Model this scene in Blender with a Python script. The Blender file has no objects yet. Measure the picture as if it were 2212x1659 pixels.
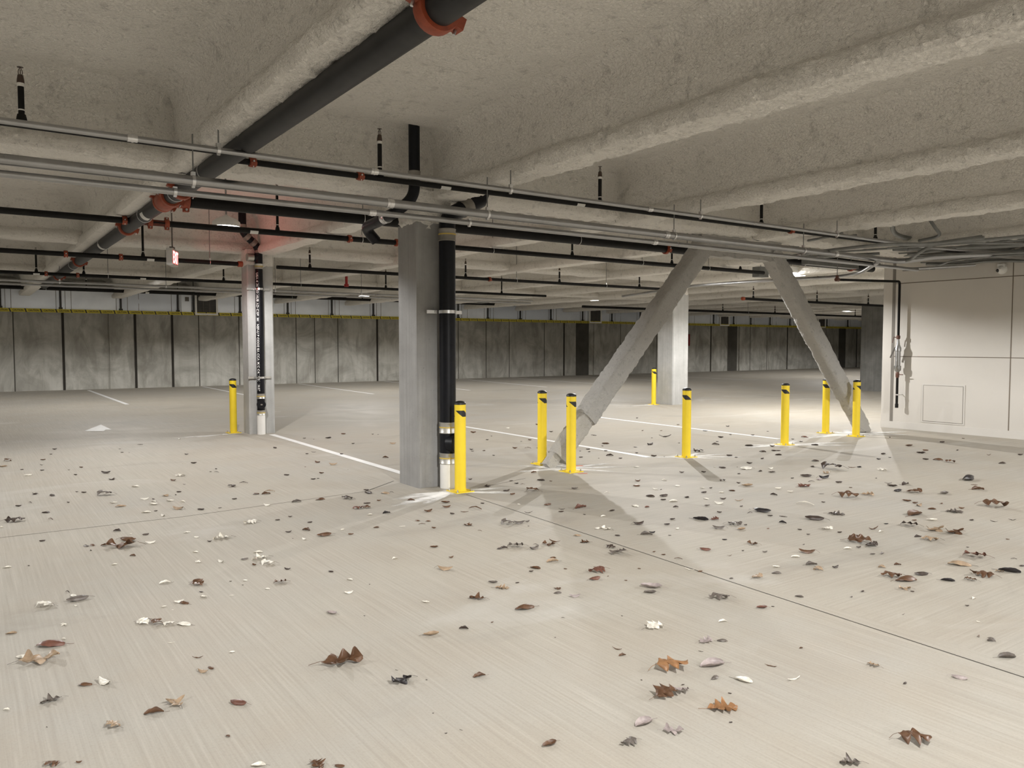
import bpy, bmesh, math, random
from mathutils import Vector, Matrix, noise
random.seed(7)
sc = bpy.context.scene
C = sc.collection
PI = math.pi
# ---------------------------------------------------------------- camera, world, exposure
HC = 1.467; FPX = 1700.0; YAW = math.radians(35.0); PITCH = math.radians(2.86)
cam_d = bpy.data.cameras.new('camera'); cam = bpy.data.objects.new('camera', cam_d); C.objects.link(cam)
cam_d.sensor_width = 36.0; cam_d.lens = 36.0 * FPX / 2212.0; cam_d.clip_end = 200
cam.location = (0, 0, HC); cam.rotation_euler = (PI / 2 - PITCH, 0, -YAW)
sc.camera = cam
w = bpy.data.worlds.new('world'); sc.world = w; w.use_nodes = True
w.node_tree.nodes['Background'].inputs[0].default_value = (0.9, 0.95, 1.0, 1)
w.node_tree.nodes['Background'].inputs[1].default_value = 0.0
sc.view_settings.view_transform = 'Standard'; sc.view_settings.look = 'None'
sc.view_settings.gamma = 1.0; sc.view_settings.use_curve_mapping = False
sc.view_settings.exposure = 0.52
sc.cycles.use_denoising = True; sc.cycles.max_bounces = 10; sc.cycles.diffuse_bounces = 7
sc.cycles.sample_clamp_indirect = 6.0; sc.cycles.caustics_reflective = False; sc.cycles.caustics_refractive = False
LIGHT = 1.0
LAMPS = [  # x, y, z of the pendants over the deck, and their watts: some unseen ones added as fill, the rest in three rows, 7.4 m apart
    (2.8, 10.3, 3.0, 440), (10.2, 10.3, 2.98, 320), (-2.4, 9.8, 3.0, 200),  # last lamp here is an unseen fill, added to brighten the left
    (3.0, 20.8, 3.13, 90), (17.6, 20.3, 3.0, 160), (-4.6, 22.0, 3.0, 150), (10.2, 22.5, 3.0, 160),
    (25.0, 20.3, 3.0, 170), (32.4, 20.3, 3.0, 170), (39.8, 20.3, 3.0, 170), (17.6, 10.3, 3.0, 190), (25.0, 10.3, 3.0, 190), (32.4, 10.3, 3.0, 190),
    (2.4, 0.6, 3.0, 420), (10.2, 0.8, 3.0, 280), (-4.6, 0.8, 3.0, 40), (2.8, -6.6, 3.0, 220), (10.2, -6.6, 3.0, 200), (-4.6, -6.6, 3.0, 60)]  # the rear row stands unseen behind the viewer, added for its light
# pixel of the 2212 x 1659 photograph -> world point on a plane
Fv = Vector((math.sin(YAW) * math.cos(PITCH), math.cos(YAW) * math.cos(PITCH), -math.sin(PITCH)))
Rv = Vector((math.cos(YAW), -math.sin(YAW), 0)); Uv = Rv.cross(Fv)
def ray(px, py): return Fv + Rv * ((px - 1106) / FPX) - Uv * ((py - 829.5) / FPX)
def at(px, py, x=None, y=None, z=None):
    d = ray(px, py)
    t = x / d.x if x is not None else (y / d.y if y is not None else (z - HC) / d.z)
    return Vector((0, 0, HC)) + d * t
# ---------------------------------------------------------------- materials
def new_mat(name):
    m = bpy.data.materials.new(name); m.use_nodes = True
    nt = m.node_tree; b = nt.nodes['Principled BSDF']
    return m, nt, b
def N(nt, t, **kw):
    n = nt.nodes.new(t)
    for k, v in kw.items():
        if k in n.inputs: n.inputs[k].default_value = v
        else: setattr(n, k, v)
    return n
def L(nt, a, b): nt.links.new(a, b)
def ramp(nt, src, stops):
    r = nt.nodes.new('ShaderNodeValToRGB'); L(nt, src, r.inputs[0])
    e = r.color_ramp.elements
    while len(e) < len(stops): e.new(0.5)
    for i, (p, c) in enumerate(stops):
        e[i].position = p; e[i].color = (*c, 1) if len(c) == 3 else c
    return r
def coords(nt, scale=(1, 1, 1)):
    g = nt.nodes.new('ShaderNodeNewGeometry'); mp = N(nt, 'ShaderNodeMapping'); mp.inputs['Scale'].default_value = scale
    L(nt, g.outputs['Position'], mp.inputs[0]); return mp.outputs[0]
def objcoords(nt, scale=(1, 1, 1)):
    g = nt.nodes.new('ShaderNodeTexCoord'); mp = N(nt, 'ShaderNodeMapping'); mp.inputs['Scale'].default_value = scale
    L(nt, g.outputs['Object'], mp.inputs[0]); return mp.outputs[0]
def mix(nt, fac, a, b, mode='MIX'):
    n = nt.nodes.new('ShaderNodeMix'); n.data_type = 'RGBA'; n.blend_type = mode
    for s, v in ((0, fac), (6, a), (7, b)):
        if hasattr(v, 'is_linked') or hasattr(v, 'links'): L(nt, v, n.inputs[s])
        else: n.inputs[s].default_value = v if s == 0 else (*v, 1)
    return n.outputs[2]
def noise_t(nt, vec, scale, detail=4, rough=0.55, dist=0.0):
    n = N(nt, 'ShaderNodeTexNoise', Scale=scale, Detail=detail, Roughness=rough, Distortion=dist)
    L(nt, vec, n.inputs['Vector']); return n.outputs['Fac']
def bump(nt, b, h, strength, dist):
    n = N(nt, 'ShaderNodeBump', Strength=strength, Distance=dist); L(nt, h, n.inputs['Height']); L(nt, n.outputs[0], b.inputs['Normal'])
def plain(name, col, rough=0.5, metal=0.0, spec=0.5, var=0.0, vs=8.0, bmp=0.0):
    m, nt, b = new_mat(name)
    b.inputs['Roughness'].default_value = rough; b.inputs['Metallic'].default_value = metal
    b.inputs['Specular IOR Level'].default_value = spec
    f = noise_t(nt, objcoords(nt), vs, 5)
    k = var if var else 0.06
    r = ramp(nt, f, [(0.3, tuple(c * (1 - k) for c in col)), (0.7, tuple(min(1, c * (1 + k)) for c in col))])
    L(nt, r.outputs[0], b.inputs['Base Color'])
    if bmp: bump(nt, b, f, bmp, 0.01)
    return m
def emis(name, col, s):
    m, nt, b = new_mat(name)
    b.inputs['Base Color'].default_value = (0.8, 0.8, 0.8, 1)
    b.inputs['Emission Color'].default_value = (*col, 1); b.inputs['Emission Strength'].default_value = s
    return m
def spray_mat(name, c1, c2, fine=1.0, pit_shade=0.5):
    m, nt, b = new_mat(name)
    b.inputs['Roughness'].default_value = 0.95; b.inputs['Specular IOR Level'].default_value = 0.1
    p = coords(nt)
    big = noise_t(nt, p, 0.7, 4); mid = noise_t(nt, p, 9 * fine, 6, 0.65); sm = noise_t(nt, p, 42 * fine, 4, 0.7, 0.6)
    c = mix(nt, big, c1, c2)
    c = mix(nt, ramp(nt, sm, [(0.29, (pit_shade,) * 3), (0.42, (0, 0, 0))]).outputs[0], c, tuple(x * 0.36 for x in c1))  # hollows of the bump darkened, their shade put into the colour
    c = mix(nt, ramp(nt, mid, [(0.32, (0.5,) * 3), (0.44, (0, 0, 0))]).outputs[0], c, tuple(x * 0.6 for x in c1))
    c = mix(nt, ramp(nt, noise_t(nt, p, 20 * fine, 5, 0.7, 1.0), [(0.27, (0.85,) * 3), (0.335, (0, 0, 0))]).outputs[0], c, tuple(x * 0.28 for x in c1))
    L(nt, c, b.inputs['Base Color'])
    ma = N(nt, 'ShaderNodeMath', operation='ADD'); L(nt, mid, ma.inputs[0]); L(nt, sm, ma.inputs[1])
    bump(nt, b, ma.outputs[0], 1.0, 0.030 / fine)
    return m
def concrete_mat(name, c1, c2, streak=True):
    m, nt, b = new_mat(name); b.inputs['Roughness'].default_value = 0.85; b.inputs['Specular IOR Level'].default_value = 0.25
    p = coords(nt)
    f = noise_t(nt, p, 3.0, 8, 0.62)
    c = mix(nt, ramp(nt, f, [(0.3, (0, 0, 0)), (0.7, (1, 1, 1))]).outputs[0], c1, c2)
    s = noise_t(nt, coords(nt, (18, 18, 0.7)), 1.0, 4)
    if streak: c = mix(nt, ramp(nt, s, [(0.35, (0.35,) * 3), (0.62, (0, 0, 0))]).outputs[0], c, tuple(x * 0.72 for x in c1))
    h = noise_t(nt, p, 60, 3)
    pt = ramp(nt, h, [(0.27, (0.7,) * 3), (0.31, (0, 0, 0))]).outputs[0]
    c = mix(nt, pt, c, tuple(x * 0.5 for x in c1))
    L(nt, c, b.inputs['Base Color']); bump(nt, b, f, 0.25, 0.02)
    return m
def floor_mat():
    m, nt, b = new_mat('floor_concrete')
    p = coords(nt); sx = N(nt, 'ShaderNodeSeparateXYZ'); L(nt, p, sx.inputs[0])
    big = noise_t(nt, p, 0.35, 5, 0.55, 0.4); mid = noise_t(nt, p, 1.7, 6, 0.6); fine = noise_t(nt, p, 90, 3, 0.6)
    c = mix(nt, ramp(nt, big, [(0.32, (0, 0, 0)), (0.66, (1, 1, 1))]).outputs[0], (0.435, 0.402, 0.342), (0.395, 0.376, 0.34))
    c = mix(nt, ramp(nt, mid, [(0.38, (0.55,) * 3), (0.6, (0, 0, 0))]).outputs[0], c, (0.385, 0.343, 0.285))
    # broom strokes: along y on the near left slab, along x on the right one
    sa = noise_t(nt, coords(nt, (70, 1.1, 1)), 1.0, 3, 0.6); sb = noise_t(nt, coords(nt, (1.2, 55, 1)), 1.0, 3, 0.6)
    lt = N(nt, 'ShaderNodeMath', operation='GREATER_THAN'); L(nt, sx.outputs[0], lt.inputs[0]); lt.inputs[1].default_value = 3.95
    st = mix(nt, lt.outputs[0], (0, 0, 0), (0, 0, 0)); mm = nt.nodes.new('ShaderNodeMix'); mm.data_type = 'FLOAT'
    L(nt, lt.outputs[0], mm.inputs[0]); L(nt, sa, mm.inputs[2]); L(nt, sb, mm.inputs[3])
    strokes = mm.outputs[0]
    c = mix(nt, ramp(nt, strokes, [(0.30, (0.34,) * 3), (0.52, (0, 0, 0))]).outputs[0], c, (0.30, 0.272, 0.228))
    c = mix(nt, ramp(nt, strokes, [(0.55, (0, 0, 0)), (0.8, (0.5,) * 3)]).outputs[0], c, (0.53, 0.50, 0.445))
    c = mix(nt, ramp(nt, fine, [(0.3, (0.22,) * 3), (0.5, (0, 0, 0))]).outputs[0], c, (0.27, 0.25, 0.21))
    # pale dusty wipes and dark stains
    d1 = noise_t(nt, coords(nt, (0.8, 1.5, 1)), 0.6, 7, 0.62, 0.9)
    c = mix(nt, ramp(nt, d1, [(0.58, (0, 0, 0)), (0.72, (0.5,) * 3)]).outputs[0], c, (0.53, 0.52, 0.49))
    d2 = noise_t(nt, coords(nt, (0.5, 1.3, 1)), 0.9, 5, 0.6, 0.5)
    c = mix(nt, ramp(nt, d2, [(0.27, (0.5,) * 3), (0.40, (0, 0, 0))]).outputs[0], c, (0.27, 0.25, 0.215))
    L(nt, c, b.inputs['Base Color'])
    rr = ramp(nt, mid, [(0.3, (0.66,) * 3), (0.7, (0.82,) * 3)]); L(nt, rr.outputs[0], b.inputs['Roughness'])
    b.inputs['Specular IOR Level'].default_value = 0.22
    ma = N(nt, 'ShaderNodeMath', operation='ADD'); L(nt, strokes, ma.inputs[0]); L(nt, fine, ma.inputs[1])
    bump(nt, b, ma.outputs[0], 0.25, 0.004)
    return m
def backwall_mat():
    m, nt, b = new_mat('poured_wall_concrete'); b.inputs['Roughness'].default_value = 0.9; b.inputs['Specular IOR Level'].default_value = 0.15
    p = coords(nt)
    f = noise_t(nt, p, 0.9, 8, 0.66, 1.2); g = noise_t(nt, coords(nt, (1.6, 1, 0.5)), 1.3, 6, 0.6, 0.8); v = noise_t(nt, coords(nt, (5, 1, 0.12)), 1.0, 3)
    c = mix(nt, ramp(nt, f, [(0.36, (0, 0, 0)), (0.62, (1, 1, 1))]).outputs[0], (0.36, 0.35, 0.315), (0.56, 0.55, 0.505))
    c = mix(nt, ramp(nt, g, [(0.34, (0.75,) * 3), (0.52, (0, 0, 0))]).outputs[0], c, (0.27, 0.258, 0.225))
    c = mix(nt, ramp(nt, v, [(0.3, (0.3,) * 3), (0.5, (0, 0, 0))]).outputs[0], c, (0.28, 0.265, 0.23))
    L(nt, c, b.inputs['Base Color']); return m
def metal_mat(name, col, rough, var=0.12, sc_=4.0):
    m, nt, b = new_mat(name); b.inputs['Metallic'].default_value = 1.0
    f = noise_t(nt, coords(nt, (1, 1, 1)), sc_, 5, 0.6)
    L(nt, ramp(nt, f, [(0.3, tuple(c * (1 - var) for c in col)), (0.7, tuple(min(1, c * (1 + var)) for c in col))]).outputs[0], b.inputs['Base Color'])
    L(nt, ramp(nt, f, [(0.3, (rough * 0.8,) * 3), (0.7, (rough * 1.3,) * 3)]).outputs[0], b.inputs['Roughness'])
    return m
M = {}
M['floor'] = floor_mat()
M['spray'] = spray_mat('sprayed_insulation', (0.885, 0.86, 0.81), (0.92, 0.895, 0.85), 1.0, 0.5)
M['fire'] = spray_mat('brace_fireproofing', (0.46, 0.45, 0.43), (0.54, 0.53, 0.51), 1.7, 0.45)
M['boot'] = spray_mat('brace_boot', (0.48, 0.46, 0.425), (0.60, 0.58, 0.54), 1.6, 0.3)
M['column'] = concrete_mat('column_concrete', (0.26, 0.257, 0.25), (0.345, 0.342, 0.335))
M['column2'] = concrete_mat('pale_column_concrete', (0.38, 0.38, 0.37), (0.50, 0.50, 0.49))
M['column3'] = concrete_mat('dark_column_concrete', (0.15, 0.15, 0.14), (0.23, 0.228, 0.215))
M['backwall'] = backwall_mat()
M['joint'] = plain('joint_shadow_gap', (0.035, 0.03, 0.024), 0.9)
M['jointb'] = plain('wall_joint', (0.06, 0.052, 0.04), 0.9)
M['pilaster'] = plain('pilaster_recess', (0.085, 0.08, 0.068), 0.9, var=0.2, vs=2)  # recess shade put into the colour of flat panels; also thin joints
M['gyp'] = plain('painted_board', (0.60, 0.575, 0.535), 0.6, spec=0.25, var=0.015, vs=3)
M['gyptrim'] = plain('painted_board_base', (0.61, 0.59, 0.555), 0.6, spec=0.25, var=0.015, vs=3)
M['gypjoint'] = plain('board_joint', (0.16, 0.13, 0.10), 0.8)
M['groove'] = plain('board_groove', (0.20, 0.185, 0.165), 0.8)
M['black_iron'] = plain('black_iron_pipe', (0.0055, 0.006, 0.0085), 0.38, spec=0.22, var=0.25, vs=20)
M['fire_pipe'] = plain('black_steel_pipe', (0.0065, 0.006, 0.0055), 0.55, spec=0.2, var=0.3, vs=12)
M['main_pipe'] = plain('dark_grey_main_pipe', (0.019, 0.019, 0.02), 0.5, spec=0.3, var=0.25, vs=9)
M['orange'] = plain('orange_coupling', (0.25, 0.046, 0.016), 0.55, var=0.2, vs=30)
M['bolt'] = metal_mat('zinc_bolt', (0.55, 0.55, 0.55), 0.35)
M['zinc'] = metal_mat('zinc_strap', (0.70, 0.70, 0.70), 0.32)
M['emt'] = metal_mat('steel_conduit', (0.36, 0.36, 0.36), 0.34)
M['emt2'] = plain('dull_conduit', (0.20, 0.205, 0.20), 0.45, metal=0.5, var=0.15, vs=9)
M['band'] = metal_mat('steel_coupling_band', (0.50, 0.49, 0.46), 0.42)
M['bandg'] = plain('dull_coupling_band', (0.24, 0.225, 0.20), 0.5, metal=0.4, var=0.2)
M['brass'] = plain('yellow_clamp_line', (0.55, 0.40, 0.08), 0.5)
M['iron_cap'] = plain('cleanout_plug_iron', (0.11, 0.10, 0.09), 0.6, var=0.2)
M['pvc'] = plain('white_plastic_pipe', (0.74, 0.73, 0.70), 0.4, var=0.03)
M['yellow'] = plain('bollard_yellow', (0.86, 0.64, 0.03), 0.40, var=0.03)
M['blackp'] = plain('black_tape', (0.012, 0.012, 0.013), 0.5)
M['line'] = plain('white_floor_paint', (0.80, 0.80, 0.79), 0.6, var=0.06, vs=5)
M['palemark'] = plain('worn_floor_paint', (0.52, 0.51, 0.48), 0.6, var=0.12, vs=14)
M['white'] = plain('white_enamel', (0.74, 0.74, 0.72), 0.45)
M['lens'] = emis('lamp_lens', (1.0, 0.97, 0.91), 28.0)
M['red_em'] = emis('exit_letters', (1.0, 0.03, 0.03), 30.0)
m, nt, b = new_mat('galvanised_duct'); b.inputs['Metallic'].default_value = 0.35; b.inputs['Roughness'].default_value = 0.30
oi_ = nt.nodes.new('ShaderNodeObjectInfo'); c = ramp(nt, oi_.outputs['Random'], [(0.0, (0.60, 0.65, 0.74)), (1.0, (0.88, 0.93, 1.0))]).outputs[0]
c = mix(nt, ramp(nt, noise_t(nt, coords(nt), 1.6, 5), [(0.35, (0.3,) * 3), (0.6, (0, 0, 0))]).outputs[0], c, (0.50, 0.54, 0.62)); L(nt, c, b.inputs['Base Color']); M['duct'] = m
M['ductrib'] = plain('duct_joint_dark', (0.02, 0.02, 0.02), 0.5)
M['grille'] = plain('duct_grille', (0.30, 0.30, 0.30), 0.5, metal=0.4)
M['grilled'] = plain('duct_grille_dark', (0.045, 0.045, 0.042), 0.6)
M['caution'] = plain('caution_yellow', (0.55, 0.46, 0.03), 0.5)
M['reducer'] = plain('brown_reducer', (0.05, 0.03, 0.02), 0.5)
M['brassy'] = plain('brass_head', (0.22, 0.16, 0.07), 0.4, metal=0.7)
M['label'] = plain('white_sticker', (0.62, 0.62, 0.60), 0.5)
M['red'] = plain('red_enamel', (0.28, 0.012, 0.012), 0.45)
M['valve'] = plain('bronze_valve', (0.11, 0.045, 0.03), 0.5, var=0.2)
M['signbox'] = plain('sign_housing', (0.42, 0.41, 0.39), 0.5)
M['glass'] = plain('dark_dome_lens', (0.02, 0.02, 0.022), 0.1)
M['paint_or'] = plain('orange_marking_paint', (0.72, 0.16, 0.06), 0.8)
M['dark_hole'] = plain('pipe_bore', (0.006, 0.006, 0.006), 0.9)
LEAFC = {'b': (0.115, 0.058, 0.03), 'd': (0.052, 0.036, 0.028), 'p': (0.78, 0.74, 0.66), 't': (0.37, 0.27, 0.18), 'g': (0.135, 0.115, 0.10),  # p: leaves whitened by lamplight, that brightness put into the colour
         'r': (0.15, 0.065, 0.045), 'k': (0.02, 0.016, 0.017), 'l': (0.36, 0.305, 0.295), 'o': (0.30, 0.155, 0.07)}
for k, c in LEAFC.items():
    m, nt, b = new_mat('leaf_' + {'b': 'brown', 'd': 'dark_brown', 'p': 'pale', 't': 'tan', 'g': 'grey', 'r': 'reddish', 'k': 'blackish', 'l': 'lilac_grey', 'o': 'orange_brown'}[k])
    f = noise_t(nt, objcoords(nt, (1, 1, 1)), 2.2, 5, 0.65)
    L(nt, ramp(nt, f, [(0.3, tuple(x * 0.65 for x in c)), (0.7, tuple(min(1, x * 1.3) for x in c))]).outputs[0], b.inputs['Base Color'])
    b.inputs['Roughness'].default_value = 0.45; b.inputs['Specular IOR Level'].default_value = 0.45
    M['leaf' + k] = m
def photometric(ld):
    # downlight distribution: widest beam near 60 degrees, cut off below the horizontal
    ld.use_nodes = True; nt = ld.node_tree; e = nt.nodes['Emission']
    tc = nt.nodes.new('ShaderNodeTexCoord'); sx = nt.nodes.new('ShaderNodeSeparateXYZ'); L(nt, tc.outputs['Normal'], sx.inputs[0])
    ng = N(nt, 'ShaderNodeMath', operation='MULTIPLY'); L(nt, sx.outputs[2], ng.inputs[0]); ng.inputs[1].default_value = -1.0
    r = ramp(nt, ng.outputs[0], [(0.0, (0, 0, 0)), (0.165, (0.02,) * 3), (0.28, (0.75,) * 3), (0.36, (1, 1, 1)), (0.52, (0.72,) * 3), (0.72, (0.42,) * 3), (1.0, (0.26,) * 3)]); L(nt, r.outputs[0], e.inputs['Strength'])
# ---------------------------------------------------------------- mesh helpers
def frame_of(d):
    d = Vector(d).normalized(); a = Vector((0, 0, 1)) if abs(d.z) < 0.9 else Vector((1, 0, 0))
    u = d.cross(a).normalized(); return u, d.cross(u).normalized(), d
class MB:
    def __init__(s): s.v = []; s.f = []; s.m = []; s.cur = 0
    def add(s, vs, fs):
        o = len(s.v); s.v += [Vector(x) for x in vs]; s.f += [tuple(i + o for i in f) for f in fs]; s.m += [s.cur] * len(fs); return s
    def box(s, c, d, rz=0.0, R=None):
        x, y, z = (q / 2 for q in d); pts = [Vector((i * x, j * y, k * z)) for k in (-1, 1) for j in (-1, 1) for i in (-1, 1)]
        R = R or Matrix.Rotation(rz, 3, 'Z')
        return s.add([Vector(c) + R @ p for p in pts], [(0, 2, 3, 1), (4, 5, 7, 6), (0, 1, 5, 4), (2, 6, 7, 3), (0, 4, 6, 2), (1, 3, 7, 5)])
    def bar(s, a, b, w_, h, up=(0, 0, 1)):
        a = Vector(a); b = Vector(b); d = (b - a); ln = d.length; d.normalize(); u = d.cross(Vector(up)).normalized(); v = u.cross(d)
        R = Matrix((u, d, v)).transposed(); return s.box((a + b) / 2, (w_, ln, h), R=R)
    def tube(s, pts, r, n=12, caps=True):
        pts = [Vector(p) for p in pts]; k = len(pts); rs = r if isinstance(r, (list, tuple)) else [r] * k
        T = []
        for i in range(k):
            d = Vector((0, 0, 0))
            if i > 0: d += (pts[i] - pts[i - 1]).normalized()
            if i < k - 1: d += (pts[i + 1] - pts[i]).normalized()
            T.append(d.normalized() if d.length > 1e-9 else Vector((0, 0, 1)))
        u, v, _ = frame_of(T[0]); vs = []; fs = []
        for i in range(k):
            if i:
                u = (u - T[i] * u.dot(T[i])).normalized(); v = T[i].cross(u)
            sc_ = 1.0
            if 0 < i < k - 1:
                cs = max(0.5, T[i].dot((pts[i + 1] - pts[i]).normalized())); sc_ = 1.0
            for j in range(n):
                a = 2 * PI * j / n; vs.append(pts[i] + (u * math.cos(a) + v * math.sin(a)) * rs[i] * sc_)
        for i in range(k - 1):
            for j in range(n):
                a = i * n + j; b = i * n + (j + 1) % n; fs.append((a, b, b + n, a + n))
        if caps: fs.append(tuple(range(n - 1, -1, -1))); fs.append(tuple((k - 1) * n + j for j in range(n)))
        return s.add(vs, fs)
    def lathe(s, c, prof, d=(0, 0, 1), n=20):   # prof: (radius, height along d)
        u, v, d = frame_of(d); c = Vector(c); vs = []; fs = []; k = len(prof)
        for r, h in prof:
            for j in range(n):
                a = 2 * PI * j / n; vs.append(c + d * h + (u * math.cos(a) + v * math.sin(a)) * r)
        for i in range(k - 1):
            for j in range(n):
                a = i * n + j; b = i * n + (j + 1) % n; fs.append((a, a + n, b + n, b))
        if prof[0][0] > 1e-6: fs.append(tuple(range(n)))
        if prof[-1][0] > 1e-6: fs.append(tuple((k - 1) * n + j for j in range(n - 1, -1, -1)))
        return s.add(vs, fs)
    def ring(s, c, d, R, r, n=20, k=8, a0=0.0, a1=2 * PI):
        u, v, d = frame_of(d); c = Vector(c); full = abs(a1 - a0 - 2 * PI) < 1e-6; cnt = n if full else n + 1; vs = []; fs = []
        for i in range(cnt):
            a = a0 + (a1 - a0) * i / n; e = u * math.cos(a) + v * math.sin(a)
            for j in range(k):
                b = 2 * PI * j / k; vs.append(c + e * (R + r * math.cos(b)) + d * r * math.sin(b))
        for i in range(n):
            for j in range(k):
                p = i * k + j; q = i * k + (j + 1) % k; P = ((i + 1) % cnt) * k + j; Q = ((i + 1) % cnt) * k + (j + 1) % k; fs.append((p, P, Q, q))
        return s.add(vs, fs)
    def build(s, name, mats, parent=None, smooth=True, world=True, fix=True):
        me = bpy.data.meshes.new(name); off = Vector((0, 0, 0))
        if parent is not None and world: off = parent.matrix_basis.translation if parent.parent is None else parent.parent.matrix_basis.translation
        if parent is None and world and s.v:
            pass
        me.from_pydata([tuple(p - off) for p in s.v], [], s.f)
        if not isinstance(mats, (list, tuple)): mats = [mats]
        for m in mats: me.materials.append(m)
        if len(mats) > 1: me.polygons.foreach_set('material_index', s.m)
        if fix:
            bm = bmesh.new(); bm.from_mesh(me); bmesh.ops.recalc_face_normals(bm, faces=bm.faces); bm.to_mesh(me); bm.free()
        if smooth:
            me.polygons.foreach_set('use_smooth', [True] * len(me.polygons)); me.set_sharp_from_angle(angle=math.radians(38))
        o = bpy.data.objects.new(name, me); C.objects.link(o)
        if parent is not None: o.parent = parent
        return o
def tag(o, label=None, cat=None, group=None, kind=None):
    if label: o['label'] = label
    if cat: o['category'] = cat
    if group: o['group'] = group
    if kind: o['kind'] = kind
    return o
def thing(name, label, cat, loc=(0, 0, 0), group=None, rz=0.0):
    o = bpy.data.objects.new(name, None); C.objects.link(o); o.location = loc; o.rotation_euler = (0, 0, rz); o.empty_display_size = 0.1
    return tag(o, label, cat, group)
def copy_tree(o, parent=None):
    c = o.copy(); C.objects.link(c)
    if parent is not None: c.parent = parent
    for ch in list(o.children): copy_tree(ch, c)
    return c
def struct(o, label=None): o['kind'] = 'structure'; return tag(o, label) if label else o
def text_mesh(body, size, bold=0.0):
    cu = bpy.data.curves.new('t', 'FONT'); cu.body = body; cu.size = size; cu.resolution_u = 2; cu.offset = bold; cu.align_x = 'LEFT'
    o = bpy.data.objects.new('t', cu); C.objects.link(o); dg = bpy.context.evaluated_depsgraph_get()
    me = bpy.data.meshes.new_from_object(o.evaluated_get(dg)); vs = [v.co.copy() for v in me.vertices]; fs = [tuple(p.vertices) for p in me.polygons]
    bpy.data.objects.remove(o); bpy.data.curves.remove(cu); bpy.data.meshes.remove(me)
    return vs, fs
def elbow(a, b, c, r, k=6):   # rounded corner points a-b-c
    a, b, c = Vector(a), Vector(b), Vector(c); p = b + (a - b).normalized() * r; q = b + (c - b).normalized() * r
    return [p * (1 - t) ** 2 + b * 2 * t * (1 - t) + q * t * t for t in [i / k for i in range(k + 1)]]
def path(pts, r=0.1, k=6):
    out = [Vector(pts[0])]
    for i in range(1, len(pts) - 1): out += elbow(pts[i - 1], pts[i], pts[i + 1], r, k)
    return out + [Vector(pts[-1])]
# ---------------------------------------------------------------- large structure
SLAB = 3.60; WY = 29.1; RX = 13.42; RY = 7.69
mb = MB(); X0, X1, Y0, Y1 = -9.0, 56.0, -9.0, WY
mb.add([(X0, Y0, 0), (X1, Y0, 0), (X1, Y1, 0), (X0, Y1, 0)], [(0, 1, 2, 3)])
struct(mb.build('floor', M['floor'], smooth=False, fix=False), 'beige broom-finished concrete garage floor')
def fbm(p, s, amp): return noise.noise(p * s) * amp
def disp(p, n, near):
    q = p + n * (fbm(p, 2.4, 0.016) + fbm(p + Vector((9, 3, 1)), 11.0, 0.012))
    if near: q = q + n * (fbm(p + Vector((2, 7, 5)), 24.0, 0.017)) + Vector((0, 0, fbm(p + Vector((5, 1, 8)), 38.0, 0.014)))
    return q
# sprayed slab
mb = MB()
def grid(xs, ys, near):
    o = len(mb.v); nx, ny = len(xs), len(ys)
    vs = [Vector((x, y, SLAB + (noise.noise(Vector((x * 2.3, y * 2.3, 4))) * 0.022 + noise.noise(Vector((x * 8, y * 8, 9))) * 0.012 + math.sin(y * 2 * PI / 0.30) * 0.006))) for y in ys for x in xs]
    mb.add(vs, [(j * nx + i, j * nx + nx + i, j * nx + nx + i + 1, j * nx + i + 1) for j in range(ny - 1) for i in range(nx - 1)])
def rng(a, b, st): k = max(1, round((b - a) / st)); return [a + (b - a) * i / k for i in range(k + 1)]
grid(rng(-9, 14, 0.075), rng(-1.0, 8.5, 0.075), 1)
grid(rng(-9, 14, 0.4), rng(-9, -1.0, 0.4), 0); grid(rng(-9, 14, 0.3), rng(8.5, WY, 0.3), 0); grid(rng(14, 56, 0.4), rng(-9, WY, 0.4), 0)
struct(mb.build('ceiling', M['spray'], fix=False), 'sprayed beige insulation on the ceiling slab')
def beam_profile(zb, hw, res):
    ctrl = [(0.36, SLAB + 0.06), (0.20, SLAB - 0.015), (0.125, SLAB - 0.06), (0.095, SLAB - 0.15), (hw * 0.54, (SLAB + zb) / 2), (hw * 0.58, zb + 0.17), (hw * 0.9, zb + 0.125), (hw, zb + 0.085),
            (hw * 0.98, zb + 0.035), (hw * 0.85, zb + 0.006), (hw * 0.4, zb), (0, zb)]
    ctrl = ctrl + [(-x, z) for x, z in ctrl[-2::-1]]
    out = []
    for (a, b), (c, d) in zip(ctrl, ctrl[1:]):
        k = max(1, round(math.hypot(c - a, d - b) / res)); out += [(a + (c - a) * i / k, b + (d - b) * i / k) for i in range(k)]
    return out + [ctrl[-1]]
def spray_beam(name, axis, c, a, b, zb, hw, segs, label):
    """segs: list of (from, to, resolution) along the beam"""
    mb = MB()
    for s0, s1, res in segs:
        s0, s1 = max(s0, a), min(s1, b)
        if s1 <= s0: continue
        pr = beam_profile(zb, hw, max(res, 0.035)); st = rng(s0, s1, res * 1.15); k = len(pr); vs = []
        nm = []
        for i in range(k):
            p, q = pr[max(0, i - 1)], pr[min(k - 1, i + 1)]; d = Vector((q[0] - p[0], q[1] - p[1])).normalized(); nm.append((d.y, -d.x))
        for t in st:
            for (u, z), (nu, nz) in zip(pr, nm):
                if axis == 'Y': P = Vector((c + u, t, z)); nn = Vector((nu, 0, nz))
                else: P = Vector((t, c + u, z)); nn = Vector((0, nu, nz))
                vs.append(disp(P, nn if nz <= 0.2 or True else nn, res < 0.06))
        f = [(i * k + j, i * k + j + 1, (i + 1) * k + j + 1, (i + 1) * k + j) for i in range(len(st) - 1) for j in range(k - 1)]
        mb.add(vs, f)
    o = mb.build(name, M['spray'], fix=True)
    return struct(o, label)
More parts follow.
